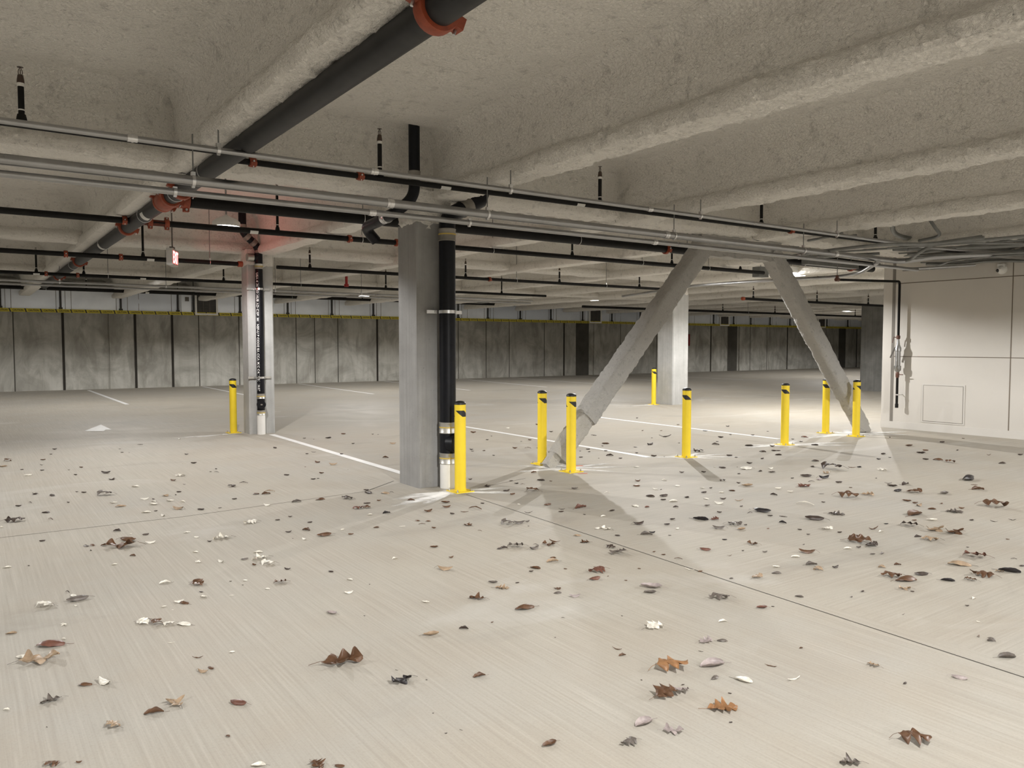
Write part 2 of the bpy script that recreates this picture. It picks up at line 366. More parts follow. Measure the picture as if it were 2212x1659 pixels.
BX = [-3.6, -1.0, 1.62, 4.12, 6.72, 9.30, 11.95] + [14.55 + 2.6 * i for i in range(15)]
ZB = 2.93
for i, x in enumerate(BX):
    nearf = 0.034 if 0 <= x < 7.5 else (0.05 if -2 < x < 12.5 else 0.12)
    y0 = -8.9 if x < 12.5 else (-8.9 if x > 60 else 7.8)
    spray_beam('ceiling_beam', 'Y', x, y0, WY, ZB, 0.155, [(-9, 0.3, 0.2), (0.3, 7.2, nearf * 0.85), (7.2, 14, max(nearf, 0.07)), (14, 30, 0.13)],
               'sprayed ceiling beam running towards the back wall')
for y, z in ((7.285, 2.975), (13.35, 2.975), (19.6, 2.99)):
    spray_beam('ceiling_girder', 'X', y, -8.9, 56, z, 0.20, [(-9, -1.5, 0.2), (-1.5, 13.5, 0.045 if y < 8 else (0.065 if y < 14 else 0.1)), (13.5, 30, 0.12), (30, 56, 0.25)],
               'sprayed ceiling girder carried by the concrete columns')
# back wall with pour joints, pilasters and flat panels with recess shade painted in (surface pattern of the wall)
mb = MB(); mb.box(((X0 + X1) / 2, WY + 0.15, 1.8), (X1 - X0, 0.3, 3.7))
for x in (2.72, 4.85, 6.02, 13.75, 23.37, 33.66, 40.42, 47.7): mb.cur = 1; mb.box((x, WY - 0.004, 1.4), (0.07, 0.03, 2.8))
for x in (1.37, 6.9, 8.29, 10.41, 11.14, 12.08, 15.3, 17.55, 18.98, 20.22, 22.2, 26.98, 29.5, 37.0, 38.5, 43.7): mb.cur = 2; mb.box((x, WY - 0.002, 1.3), (0.03, 0.012, 2.6))
for a, b in ((24.1, 24.9), (35.05, 35.85), (45.7, 46.45)): mb.cur = 2; mb.box(((a + b) / 2, WY - 0.003, 1.4), (b - a, 0.02, 2.8))
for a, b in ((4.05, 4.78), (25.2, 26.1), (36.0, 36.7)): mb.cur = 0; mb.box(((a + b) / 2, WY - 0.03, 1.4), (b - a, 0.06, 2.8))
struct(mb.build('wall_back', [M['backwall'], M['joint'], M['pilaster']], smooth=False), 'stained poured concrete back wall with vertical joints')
# painted board enclosure on the right
mb = MB(); mb.box((RX + 1.2, (RY - 9) / 2, 1.8), (2.4, RY + 9, 3.62))
mb.cur = 1
for z in (2.53, 1.262): mb.box((RX, (7.48 - 9) / 2, z), (0.006, 7.48 + 9, 0.011))
for y in (5.60, 3.2): mb.box((RX, y, 1.62), (0.007, 0.012, 3.0))
mb.cur = 2; mb.box((RX, 7.50, 1.72), (0.006, 0.055, 3.2))
mb.cur = 3; mb.box((RX - 0.004, (RY - 9) / 2, 0.06), (0.016, RY + 9, 0.12))
struct(mb.build('wall_right', [M['gyp'], M['gypjoint'], M['groove'], M['gyptrim']], smooth=False), 'pale painted board wall with panel joints')
mb = MB(); mb.box((X0 - 0.15, 10, 1.8), (0.3, 38.5, 3.7)); struct(mb.build('wall_left', M['backwall'], smooth=False), 'poured concrete side wall')
mb = MB(); mb.box(((X0 + RX) / 2, Y0 - 0.15, 1.8), (RX - X0, 0.3, 3.7)); struct(mb.build('wall_front', M['backwall'], smooth=False), 'poured concrete wall behind the viewer')
mb = MB(); mb.box((X1 + 0.15, 18.4, 1.8), (0.3, 21.5, 3.7)); struct(mb.build('wall_far', M['backwall'], smooth=False), 'poured concrete end wall')
mb = MB(); mb.box(((RX + 2.4 + X1) / 2, RY - 0.15, 1.8), (X1 - RX - 2.4, 0.3, 3.7)); struct(mb.build('wall_side', M['backwall'], smooth=False), 'concrete wall behind the board enclosure')
# floor joints
def strip(pts, wd, z=0.0012):
    mb = MB()
    for (a, b) in zip(pts, pts[1:]):
        a = Vector((*a, z)); b = Vector((*b, z)); d = (b - a).normalized(); n = Vector((-d.y, d.x, 0)) * wd / 2
        mb.add([a - n, b - n, b + n, a + n], [(0, 1, 2, 3)])
    return mb
struct(strip([(4.02, 6.52), (3.93, 4.5), (3.86, 3.0), (3.80, 1.4), (3.75, -3)], 0.007).build('trim_1', M['joint'], smooth=False, fix=False), 'sawn floor joint running from the yellow bollard towards the viewer')
struct(strip([(-9, 7.25), (1.5, 7.06), (3.28, 7.24)], 0.006).build('trim_2', M['jointb'], smooth=False, fix=False), 'thin floor joint left of the concrete column')
struct(strip([(3.28, 7.24), (3.78, 7.62)], 0.012).build('trim_3', M['joint'], smooth=False, fix=False), 'short diagonal floor joint at the column base')
struct(strip([(4.3, 6.75), (5.05, 6.95)], 0.006).build('trim_4', M['jointb'], smooth=False, fix=False), 'short floor joint behind the yellow bollard')
# ---------------------------------------------------------------- concrete columns
def column(x0, y0, sx_, sy_, mat, label, top=2.70, neck=True, ch=0.018):
    o = thing('concrete_column', label, 'column', (x0 + sx_ / 2, y0 + sy_ / 2, 0)); o['kind'] = 'thing'
    mb = MB(); x1, y1 = x0 + sx_, y0 + sy_
    ring = [(x0 + ch, y0), (x1 - ch, y0), (x1, y0 + ch), (x1, y1 - ch), (x1 - ch, y1), (x0 + ch, y1), (x0, y1 - ch), (x0, y0 + ch)]
    zs = rng(0, top, 0.3); k = 8
    mb.add([(px_ + noise.noise(Vector((px_ * 9, py_ * 9, z * 4))) * 0.004, py_ + noise.noise(Vector((px_ * 9, py_ * 9, z * 4 + 30))) * 0.004, z) for z in zs for px_, py_ in ring],
           [(i * k + j, i * k + (j + 1) % k, (i + 1) * k + (j + 1) % k, (i + 1) * k + j) for i in range(len(zs) - 1) for j in range(k)] + [tuple(range((len(zs) - 1) * k, len(zs) * k))])
    mb.build('shaft', mat, o)
    if neck:
        m2 = MB(); ctrs = []; n = 40
        zs = rng(top - 0.06, 3.02, 0.035)
        for z in zs:
            for j in range(n):
                a = 2 * PI * j / n; e = (abs(math.cos(a)) ** 6 + abs(math.sin(a)) ** 6) ** (-1 / 6)
                rx = (sx_ / 2 - 0.015 if z < top else sx_ / 2 + 0.015); ry = (sy_ / 2 - 0.015 if z < top else sy_ / 2 + 0.015)
                p = Vector((x0 + sx_ / 2 + math.cos(a) * e * rx, y0 + sy_ / 2 + math.sin(a) * e * ry, z)); nn = Vector((math.cos(a), math.sin(a), 0))
                ctrs.append(p + nn * (noise.noise(p * 7) * 0.03 + noise.noise(p * 22) * 0.018) + Vector((0, 0, noise.noise(p * 9) * 0.03)))
        m2.add(ctrs, [(i * n + j, i * n + (j + 1) % n, (i + 1) * n + (j + 1) % n, (i + 1) * n + j) for i in range(len(zs) - 1) for j in range(n)])
        s = m2.build('sprayed_collar', M['spray'], o)
    return o
col0 = column(3.79, 7.08, 0.42, 0.43, M['column'], 'nearest square concrete column, with a yellow bollard at its foot')
col1 = column(3.84, 12.96, 0.42, 0.34, M['column2'], 'pale concrete column behind on the left, with the lettered drain pipe', top=2.76)
col2 = column(14.16, 13.42, 0.55, 0.52, M['column2'], 'grey concrete column seen between the legs of the sprayed brace')
col3 = column(23.55, 13.48, 0.6, 0.75, M['column3'], 'dark concrete column just left of the painted board wall')
# ---------------------------------------------------------------- sprayed steel brace
br = thing('steel_brace', 'inverted V steel brace coated in grey sprayed fireproofing', 'brace', (9.1, 7.4, 0))
def sprayed_bar(a, b, w_, d_, r0=0.0, res=0.03, amp=1.0, ends=True):
    a = Vector(a); b = Vector(b); ax = (b - a).normalized(); yv = Vector((0, 1, 0)); u = yv.cross(ax).normalized(); n = 36; ln = (b - a).length
    mb = MB(); vs = []; ts = rng(0, ln, res); k = len(ts)
    for t in ts:
        for j in range(n):
            q = 2 * PI * j / n; e = (abs(math.cos(q)) ** 5 + abs(math.sin(q)) ** 5) ** (-1 / 5)
            p = a + ax * t + u * (math.cos(q) * e * w_ / 2) + yv * (math.sin(q) * e * d_ / 2)
            nn = (u * math.cos(q) + yv * math.sin(q)).normalized()
            vs.append(p + nn * amp * (noise.noise(p * 4) * 0.008 + noise.noise(p * 17) * 0.010 + noise.noise(p * 36) * 0.012))
    mb.add(vs, [(i * n + j, i * n + (j + 1) % n, (i + 1) * n + (j + 1) % n, (i + 1) * n + j) for i in range(k - 1) for j in range(n)])
    if ends: mb.add(vs[:n], [tuple(range(n))]); mb.add(vs[-n:], [tuple(range(n))])
    return mb
A0, A1 = Vector((5.86, 7.4, 0.12)), Vector((8.42, 7.4, 2.86)); B0, B1 = Vector((12.33, 7.4, 0.10)), Vector((9.80, 7.4, 2.86))
def lerp(a, b, t): return a + (b - a) * t
sprayed_bar(lerp(A0, A1, 0.16), A1, 0.255, 0.25).build('brace_arm', M['fire'], br)
sprayed_bar(lerp(B0, B1, 0.20), B1, 0.255, 0.25).build('brace_arm', M['fire'], br)
for P0, P1, t in ((A0, A1, 0.19), (B0, B1, 0.23)):
    d = (P1 - P0).normalized()
    bt = sprayed_bar(P0 - d * 0.02, lerp(P0, P1, t), 0.235, 0.20, amp=1.2); g = bt.build('brace_foot', M['boot'], br)
    m2 = MB(); sgn = 1 if d.x > 0 else -1
    m2.bar(P0 - d * 0.155 + Vector((-0.06 * sgn, 0, 0.0)), P0 + d * 0.10 + Vector((-0.06 * sgn, 0, 0)), 0.13, 0.10, up=(0, 1, 0)); m2.build('end_plate', M['boot'], g, smooth=False)
mh = MB(); xs = rng(8.25, 9.98, 0.035); zs = rng(2.68, 3.02, 0.035); vs = []
for s_ in (-1, 1):
    for z in zs:
        for x in xs:
            p = Vector((x, 7.4 + s_ * 0.10, z)); vs.append(p + Vector((0, s_, 0)) * (noise.noise(p * 9) * 0.02 + noise.noise(p * 26) * 0.012) + Vector((0, 0, noise.noise(Vector((x * 5, 3, z))) * 0.02)))
nx, nz = len(xs), len(zs)
fs = [(o + j * nx + i, o + j * nx + i + 1, o + (j + 1) * nx + i + 1, o + (j + 1) * nx + i) for o in (0, nx * nz) for j in range(nz - 1) for i in range(nx - 1)]
fs += [(i, i + 1, nx * nz + i + 1, nx * nz + i) for i in range(nx - 1)]
mh.add(vs, fs); mh.build('brace_head', M['fire'], br)
# ---------------------------------------------------------------- pendant lamps
def make_lamp():
    o = thing('pendant_lamp', 'x', 'lamp')
    mb = MB(); mb.lathe((0, 0, 0), [(0.006, 0.115), (0.02, 0.10), (0.05, 0.083), (0.12, 0.055), (0.165, 0.018), (0.17, 0.0), (0.17, -0.042), (0.165, -0.042), (0.158, 0.016), (0.115, 0.045), (0.0, 0.06)], n=32); mb.build('lamp_shade', M['white'], o)
    mb = MB(); mb.lathe((0, 0, 0), [(0.105, 0.034), (0.10, 0.006), (0.075, -0.012), (0.03, -0.02), (0.0, -0.021)], n=28); mb.build('lens', M['lens'], o)
    mb = MB(); mb.tube([(0, 0, 0.11), (0, 0, 0.62)], 0.011, 10); mb.build('stem', M['emt'], o)
    return o
lamp = make_lamp()
LL = {0: 'white pendant lamp hanging left of the lettered drain pipe', 1: 'glowing pendant lamp seen just left of the brace head', 3: 'small pendant lamp high on the left near the duct', 4: 'distant glowing pendant lamp above the duct right of the near column'}
for i, (x, y, z, wt) in enumerate(LAMPS):
    o = lamp if i == 0 else copy_tree(lamp)
    o.location = (x, y, z); o['group'] = 'pendant lamps'
    o['label'] = LL.get(i, 'white pendant lamp hanging from the sprayed ceiling out of sight')
    ld = bpy.data.lights.new('lamp_light', 'POINT'); ld.shadow_soft_size = 0.022; ld.energy = wt * LIGHT; ld.color = (1.0, 0.985, 0.965); photometric(ld)
    lo = bpy.data.objects.new('lamp_light', ld); C.objects.link(lo); lo.location = (0, 0, -0.046); lo.parent = o
# bright panel fixture by the right brace arm
o = thing('panel_lamp', 'bright white panel lamp partly behind the right arm of the brace', 'lamp', (14.4, 10.3, 2.93))
mb = MB(); mb.box((14.15, 10.3, 3.03), (1.15, 0.34, 0.12)); mb.build('housing', M['white'], o, smooth=False)
mb = MB(); mb.box((14.3, 10.3, 2.955), (0.80, 0.26, 0.06)); mb.build('lens', M['lens'], o, smooth=False)
mb = MB(); mb.tube([(13.9, 10.3, 3.08), (13.9, 10.3, 3.62)], 0.01); mb.tube([(14.4, 10.3, 3.08), (14.4, 10.3, 3.62)], 0.01); mb.build('rod', M['emt'], o)
ld = bpy.data.lights.new('lamp_light', 'AREA'); ld.shape = 'RECTANGLE'; ld.size = 0.7; ld.size_y = 0.22; ld.energy = 60 * LIGHT; ld.color = (1.0, 0.97, 0.92)
lo = bpy.data.objects.new('lamp_light', ld); C.objects.link(lo); lo.location = (-0.1, 0, -0.015); lo.parent = o
p = at(1643, 588, y=10.0)
o = thing('junction_box', 'grey sheet metal box beside the right brace arm', 'box', p)
mb = MB(); mb.box(p, (0.30, 0.16, 0.20)); mb.build('body', M['emt2'], o, smooth=False)
mb = MB(); mb.tube([p + Vector((0, 0, 0.1)), Vector((p.x, p.y, 3.6))], 0.008); mb.build('rod', M['emt'], o)
# ---------------------------------------------------------------- bollards
def make_bollard():
    o = thing('bollard', 'x', 'bollard')
    mb = MB(); mb.lathe((0, 0, 0), [(0.057, 0.008), (0.057, 0.878)], n=32); post = mb.build('post', M['yellow'], o)
    mb = MB(); mb.lathe((0, 0, 0), [(0.058, 0.872), (0.058, 0.884), (0.054, 0.893), (0.042, 0.902), (0.022, 0.908), (0.0, 0.91)], n=32); mb.build('cap', M['blackp'], o)
    mb = MB(); mb.box((0, 0, 0.005), (0.205, 0.205, 0.010))
    mb.lathe((0, 0, 0), [(0.066, 0.010), (0.059, 0.018), (0.057, 0.02)], n=32); mb.build('base_plate', M['yellow'], o)
    for sx_ in (-1, 1):
        for sy_ in (-1, 1):
            m2 = MB(); c = (sx_ * 0.079, sy_ * 0.079, 0.01)
            m2.lathe(c, [(0.014, 0), (0.014, 0.003), (0.010, 0.003), (0.010, 0.011), (0.006, 0.012), (0.006, 0.024), (0, 0.025)], n=8); m2.build('anchor_bolt', M['bolt'], o)
    R = 0.0578
    for k in range(2):
        for col_, g in (('blackp', 0.0),):
            m2 = MB(); vs = []; n = 14; rows = 6
            for j in range(rows + 1):
                z = 0.815 - 0.062 * j / rows; a0 = math.radians(-50 + 75 * j / rows + 180 * k); a1 = a0 + math.radians(92)
                for i in range(n + 1):
                    a = a0 + (a1 - a0) * i / n; vs.append((R * math.cos(a), R * math.sin(a), z))
            m2.add(vs, [(j * (n + 1) + i, j * (n + 1) + i + 1, (j + 1) * (n + 1) + i + 1, (j + 1) * (n + 1) + i) for j in range(rows) for i in range(n)])
            m2.build('black_marking', M['blackp'], o)
    return o
bol = make_bollard()
# x, y, turn of the marking (degrees from facing the camera), scale, label
BOL = [(4.06, 6.70, 0, 'yellow bollard in front of the nearest concrete column and drain pipe'),
       (3.69, 13.36, -28, 'yellow bollard left of the pale concrete column'),
       (5.83, 7.68, 2, 'yellow bollard partly behind the foot of the left brace arm'),
       (5.75, 7.02, 18, 'yellow bollard in front of the lower left brace arm'),
       (7.73, 7.07, -42, 'yellow bollard standing alone under the middle of the brace, casting a short shadow'),
       (9.87, 7.12, -34, 'yellow bollard at the end of a parking line, between the lone bollard and the pair'),
       (11.74, 7.68, -40, 'yellow bollard partly behind the right brace arm'),
       (11.71, 7.12, 38, 'yellow bollard in front of the foot of the right brace arm'),
       (13.89, 13.78, -10, 'farthest yellow bollard, beside the grey column seen through the brace')]
for i, (x, y, a, lab) in enumerate(BOL):
    o = bol if i == 0 else copy_tree(bol)
    o.location = (x, y, 0); o['label'] = lab; o['group'] = 'yellow safety bollards'
    face = math.atan2(-y, -x) + math.radians(a)
    for ch in o.children:
        if ch.name.startswith('black_marking'): ch.rotation_euler.z = face
# ---------------------------------------------------------------- floor paint
def paint(name, pts, wd, label, cat, mat='line', group=None):
    o = strip(pts, wd, 0.002).build(name, M[mat], smooth=False, fix=False); tag(o, label, cat, group, 'thing'); return o
PL = [((4.13, 12.75), (4.09, 7.56), 'white parking line between the two drain-pipe columns'),
      ((7.36, 12.0), (7.32, 7.35), 'white parking line running behind the near bollard and the left brace foot'),
      ((10.55, 12.3), (10.40, 7.6), 'white parking line ending at the bollard under the brace'),
      ((3.34, 28.6), (3.32, 21.2), 'white parking line at the far left, in front of the back wall'),
      ((6.93, 28.8), (6.72, 21.3), 'white parking line passing behind the bollard left of the pale column'),
      ((10.37, 28.8), (10.03, 21.5), 'white parking line right of the pale column, near the back wall'),
      ((13.9, 28.8), (13.4, 21.5), 'white parking line mostly hidden behind the nearest column'),
      ((17.5, 29.0), (16.6, 21.6), 'white parking line near the back wall, right of the nearest drain pipe'),
      ((20.0, 28.6), (19.4, 21.2), 'white parking line near the back wall above the paired bollards'),
      ((23.6, 28.8), (23.2, 21.4), 'white parking line near the back wall behind the left brace arm'),
      ((27.2, 28.8), (26.8, 21.4), 'white parking line by the back wall beside the grey column')]
for a, b, lab in PL: paint('parking_line', [a, b], 0.10, lab, 'line', group='painted parking lines')
mb = MB(); vs = [at(x, y, z=0.002) for x, y in ((182, 931), (218, 917), (241, 928), (228, 928), (224, 931))]
mb.add(vs, [(0, 1, 2, 3, 4)]); tag(mb.build('painted_arrow', M['palemark'], smooth=False, fix=False), 'worn pale arrow mark painted on the floor at the far left', 'floor marking', kind='thing')
for (x, y, ln, wd, lab) in ((5.98, 7.33, 0.16, 0.05, 'orange paint mark beside the left brace foot'), (5.72, 6.86, 0.09, 0.03, 'faint orange paint mark at the front of the bollard base')):
    tag(strip([(x, y), (x + ln, y - 0.06)], wd, 0.0025).build('paint_mark', M['paint_or'], smooth=False, fix=False), lab, 'paint mark', kind='thing')
# pale drilling dust around the bases: flat ragged streaks lying on the floor
m, nt, b = new_mat('drilling_dust'); b.inputs['Roughness'].default_value = 0.95; b.inputs['Base Color'].default_value = (0.88, 0.875, 0.86, 1); b.inputs['Specular IOR Level'].default_value = 0.1
n1 = noise_t(nt, coords(nt), 7.0, 6, 0.65); uvn = nt.nodes.new('ShaderNodeAttribute'); uvn.attribute_name = 'edge'
ma = N(nt, 'ShaderNodeMath', operation='ADD'); L(nt, n1, ma.inputs[0]); L(nt, uvn.outputs['Fac'], ma.inputs[1])
L(nt, ramp(nt, ma.outputs[0], [(0.45, (0, 0, 0)), (1.0, (0.9,) * 3)]).outputs[0], b.inputs['Alpha']); M['dust'] = m
def dust(x, y, rays, label, r0=0.22, z=0.0016):
    vs = [Vector((x, y, z))]; ed = [0.95]; n = 72; fs = []; rings = 5
    for k in range(1, rings + 1):
        for i in range(n):
            a = 2 * PI * i / n; r = r0 * (0.75 + 0.3 * noise.noise(Vector((math.cos(a) * 2, math.sin(a) * 2, x))))
            for (ra, rl, rw) in rays:
                da = (a - math.radians(ra) + PI) % (2 * PI) - PI; r = max(r, rl * math.exp(-(da / math.radians(rw)) ** 2))
            vs.append(Vector((x + math.cos(a) * r * k / rings, y + math.sin(a) * r * k / rings, z))); ed.append(0.80 * (1 - k / rings) ** 0.8 - (0.12 if k == rings else 0))
    for i in range(n): fs.append((0, 1 + i, 1 + (i + 1) % n))
    for k in range(rings - 1):
        for i in range(n): p = 1 + k * n + i; q = 1 + k * n + (i + 1) % n; fs.append((p, p + n, q + n, q))
    mb = MB(); mb.add(vs, fs); o = mb.build('dust_patch', M['dust'], smooth=False, fix=False)
    at_ = o.data.attributes.new('edge', 'FLOAT', 'POINT'); at_.data.foreach_set('value', ed)
    return tag(o, label, 'dust', kind='stuff')
dust(3.98, 6.72, [(180, 0.7, 16), (200, 0.95, 10), (215, 0.7, 12), (320, 0.7, 14), (350, 0.6, 14), (165, 0.5, 14)], 'pale drilling dust around the near bollard base')
dust(5.80, 7.25, [(170, 0.7, 14), (0, 0.9, 10), (-25, 1.0, 8), (-55, 0.8, 8), (120, 0.6, 15)], 'pale drilling dust around the left brace foot and its bollards', 0.4)
dust(7.73, 7.08, [(150, 0.75, 9), (-10, 0.75, 10), (-35, 0.95, 9), (20, 0.6, 12), (-60, 0.6, 8)], 'pale drilling dust around the lone bollard base', 0.3)
dust(9.87, 7.12, [(170, 0.9, 12), (150, 0.7, 9), (-20, 1.3, 8), (-40, 1.2, 7), (20, 0.7, 14)], 'pale drilling dust around the bollard at the parking line end', 0.34)
dust(11.9, 7.35, [(175, 1.3, 10), (160, 1.0, 9), (-15, 1.3, 10), (-40, 1.2, 9), (35, 0.9, 14), (10, 1.1, 10)], 'pale drilling dust around the right brace foot', 0.5)
dust(3.5, 13.2, [(185, 1.0, 7), (200, 0.8, 6), (5, 0.5, 10)], 'pale dust at the bollard left of the pale column', 0.12)
dust(13.7, 13.75, [(180, 0.9, 9), (0, 0.6, 9)], 'pale dust at the farthest bollard', 0.2)
# ---------------------------------------------------------------- drain pipes at the columns
def band(mb, c, d, r, h, lip=0.004):
    mb.lathe(c, [(r, -h / 2), (r + lip, -h / 2 + 0.004), (r + lip, -h / 2 + 0.012), (r + 0.001, -h / 2 + 0.016), (r + 0.001, h / 2 - 0.016), (r + lip, h / 2 - 0.012), (r + lip, h / 2 - 0.004), (r, h / 2)], d=d, n=32); return mb
def clamp_line(c, d, r, parent):
    m = MB(); u, v, dd = frame_of(d); m.lathe(c, [(r, -0.006), (r + 0.003, -0.006), (r + 0.003, 0.006), (r, 0.006)], d=d, n=32); m.build('clamp_line', M['brass'], parent)
def strap(parent, cx, cy, z, half, r, yb, name='strap_clamp'):
    m = MB(); m.box((cx - half / 2 - r / 2 - 0.005, cy + r * 0.75, z), (half - r, 0.012, 0.034)); m.box((cx + half / 2 + r / 2 + 0.005, cy + r * 0.75, z), (half - r, 0.012, 0.034))
    m.lathe((cx, cy, z), [(r, -0.016), (r + 0.006, -0.016), (r + 0.006, 0.016), (r, 0.016)], n=32)
    for s in (-1, 1): m.box((cx + s * (r + 0.03), (cy + r * 0.75 + yb) / 2, z), (0.03, max(0.02, yb - cy - r * 0.75), 0.02))
    g = m.build(name, M['zinc'], parent)
    for s in (-1, 1): b_ = MB(); b_.lathe((cx + s * (r + 0.028), cy + r * 0.75 - 0.006, z), [(0.012, 0), (0.012, 0.012), (0, 0.013)], d=(0, -1, 0), n=8); b_.build('bolt', M['bolt'], g)
# near column
PX, PY, PR = 4.072, 6.962, 0.083
dp = thing('drain_pipe', 'thick black drain pipe with steel bands, on the front of the nearest column', 'pipe', (PX, PY, 0))
m = MB(); m.tube([(PX, PY, 0.66), (PX, PY, 2.52)], PR, 36); m.build('pipe', M['black_iron'], dp)
m = MB(); m.tube([(PX, PY, 0.0), (PX, PY, 0.26)], PR, 36); m.build('base_pipe', M['pvc'], dp)['label'] = 'white plastic base pipe'
for z in (0.305, 0.62):
    m = MB(); band(m, (PX, PY, z), (0, 0, 1), PR + 0.003, 0.115); g = m.build('coupling_band', M['band'], dp); clamp_line((PX, PY, z + 0.005), (0, 0, 1), PR + 0.004, g)
m = MB(); m.tube([(PX, PY, 0.34), (PX, PY, 0.585)], PR + 0.002, 36); m.build('cleanout_tee', M['black_iron'], dp)
cd = Vector((0.42, -0.9, 0)).normalized(); cc = Vector((PX, PY, 0.462)) + cd * 0.03
m = MB(); m.lathe(cc, [(0.10, 0), (0.102, 0.085), (0.096, 0.092), (0.088, 0.092)], d=cd, n=36); g = m.build('cleanout_hub', M['black_iron'], dp)
m = MB(); m.lathe(cc, [(0.089, 0.07), (0.088, 0.088), (0.03, 0.09), (0, 0.09)], d=cd, n=36); m.box(cc + cd * 0.098, (0.034, 0.034, 0.022)); m.build('cleanout_plug', M['iron_cap'], g)
m = MB(); band(m, (PX, PY, 2.575), (0, 0, 1), PR + 0.003, 0.125); g = m.build('coupling_band', M['bandg'], dp); clamp_line((PX, PY, 2.58), (0, 0, 1), PR + 0.004, g)
m = MB(); m.tube(path([(PX, PY, 2.63), (PX, PY, 2.76), (PX + 0.20, PY + 0.02, 2.86)], 0.11, 8), PR, 32); m.build('elbow', M['black_iron'], dp)
m = MB(); d2 = Vector((0.20, 0.02, 0.10)).normalized(); c2 = Vector((PX + 0.20, PY + 0.02, 2.86)); band(m, c2 + d2 * 0.04, d2, PR + 0.004, 0.12); m.build('coupling_band', M['bandg'], dp)
m = MB(); m.tube([c2 + d2 * 0.09, c2 + d2 * 0.24, c2 + d2 * 0.30 + Vector((0, 0, 0.12))], PR, 30); m.build('upper_bend', M['black_iron'], dp)
strap(dp, PX, PY, 1.80, 0.20, PR, 7.075)
# drain stub from the slab, turning under the girder
sp_ = thing('drain_pipe', 'short black drain pipe dropping from the ceiling and curving left behind the conduits', 'pipe', (3.67, 6.9, 3.6))
m = MB(); m.tube([(3.67, 6.9, 3.62), (3.67, 6.9, 3.15)], 0.055, 24); m.build('pipe', M['black_iron'], sp_)
m = MB(); band(m, (3.67, 6.9, 3.11), (0, 0, 1), 0.057, 0.09); m.build('coupling_band', M['bandg'], sp_)
m = MB(); m.tube(path([(3.67, 6.9, 3.08), (3.67, 6.9, 2.90), (3.47, 6.93, 2.74), (3.47, 7.3, 2.70)], 0.12, 8), 0.055, 24); m.build('elbow', M['black_iron'], sp_)
m = MB(); band(m, (3.47, 7.12, 2.72), (0, 1, 0), 0.057, 0.09); m.build('coupling_band', M['zinc'], sp_)
m = MB(); m.tube(path([(3.47, 7.3, 2.70), (3.47, 7.62, 2.68), (3.60, 7.62, 2.55)], 0.1, 6), 0.055, 24); m.build('elbow', M['black_iron'], sp_)
# lettered drain pipe on the far left column
QX, QY, QR = 4.005, 12.885, 0.061
dq = thing('drain_pipe', 'black drain pipe with white printed lettering on the pale left column', 'pipe', (QX, QY, 0))
m = MB(); m.tube([(QX, QY, 0.66), (QX, QY, 2.70)], QR, 32); pq = m.build('pipe', M['black_iron'], dq)
vs, fs = text_mesh('USA 4 IN NO HUB AD CISPI 301 NSF-U P CODE 0A CCA M/C C4/19/21 10:37', 0.052, 0.0012)
wd = max(v.x for v in vs); vv = []
a_t = math.atan2(-QY, -QX) - math.radians(46)
for v in vs:
    z = 2.63 - v.x * (1.92 / wd); a = a_t + (v.y) / QR; vv.append((QX + (QR + 0.0015) * math.cos(a), QY + (QR + 0.0015) * math.sin(a), z))
m = MB(); m.add(vv, fs); m.build('lettering', M['line'], pq, smooth=False, fix=False)
m = MB(); m.tube([(QX, QY, 0), (QX, QY, 0.32)], QR + 0.004, 32); m.build('base_pipe', M['pvc'], dq)['label'] = 'white plastic base pipe'
for z in (0.355, 0.625): m = MB(); band(m, (QX, QY, z), (0, 0, 1), QR + 0.003, 0.085); g = m.build('coupling_band', M['band'], dq); clamp_line((QX, QY, z), (0, 0, 1), QR + 0.004, g)
m = MB(); m.tube([(QX, QY, 0.37), (QX, QY, 0.60)], QR + 0.001, 28); m.build('cleanout_tee', M['black_iron'], dq)
cd = Vector((-0.25, -1, 0)).normalized(); cc = Vector((QX, QY, 0.495)) + cd * 0.03
m = MB(); m.lathe(cc, [(0.07, 0), (0.072, 0.075), (0.066, 0.08), (0.058, 0.08)], d=cd, n=28); g = m.build('cleanout_hub', M['black_iron'], dq)
m = MB(); m.lathe(cc, [(0.06, 0.06), (0.059, 0.078), (0, 0.08)], d=cd, n=28); m.box(cc + cd * 0.088, (0.028, 0.028, 0.02)); m.build('cleanout_plug', M['bandg'], g)
m = MB(); band(m, (QX, QY, 2.735), (0, 0, 1), QR + 0.003, 0.085); g = m.build('coupling_band', M['band'], dq); clamp_line((QX, QY, 2.735), (0, 0, 1), QR + 0.004, g)
m = MB(); m.tube([(QX, QY, 2.78), (QX, QY, 2.95)], QR, 28); m.tube(path([(QX, QY, 2.90), (QX - 0.06, QY, 2.87), (QX - 0.11, QY - 0.01, 2.87)], 0.03, 4), QR * 0.95, 24); m.build('wye', M['black_iron'], dq)
m = MB(); m.lathe((QX - 0.09, QY - 0.01, 2.87), [(QR, 0), (QR + 0.004, 0.01), (QR + 0.004, 0.10), (QR - 0.004, 0.105)], d=(-1, -0.05, 0), n=28); g = m.build('coupling_band', M['band'], dq)
m = MB(); m.lathe((QX - 0.15, QY - 0.012, 2.87), [(QR - 0.005, 0), (QR - 0.005, 0.036), (0, 0.037)], d=(-1, -0.05, 0), n=24); m.build('end_cap', M['dark_hole'], g)
pp = path([(QX, QY, 2.95), (QX, QY, 3.04), (3.74, 12.84, 3.26), (3.74, 12.84, 3.62)], 0.09, 8)
m = MB(); m.tube(pp, QR, 26); m.build('offset_pipe', M['black_iron'], dq)
dd = Vector((-0.265, -0.045, 0.22)).normalized()
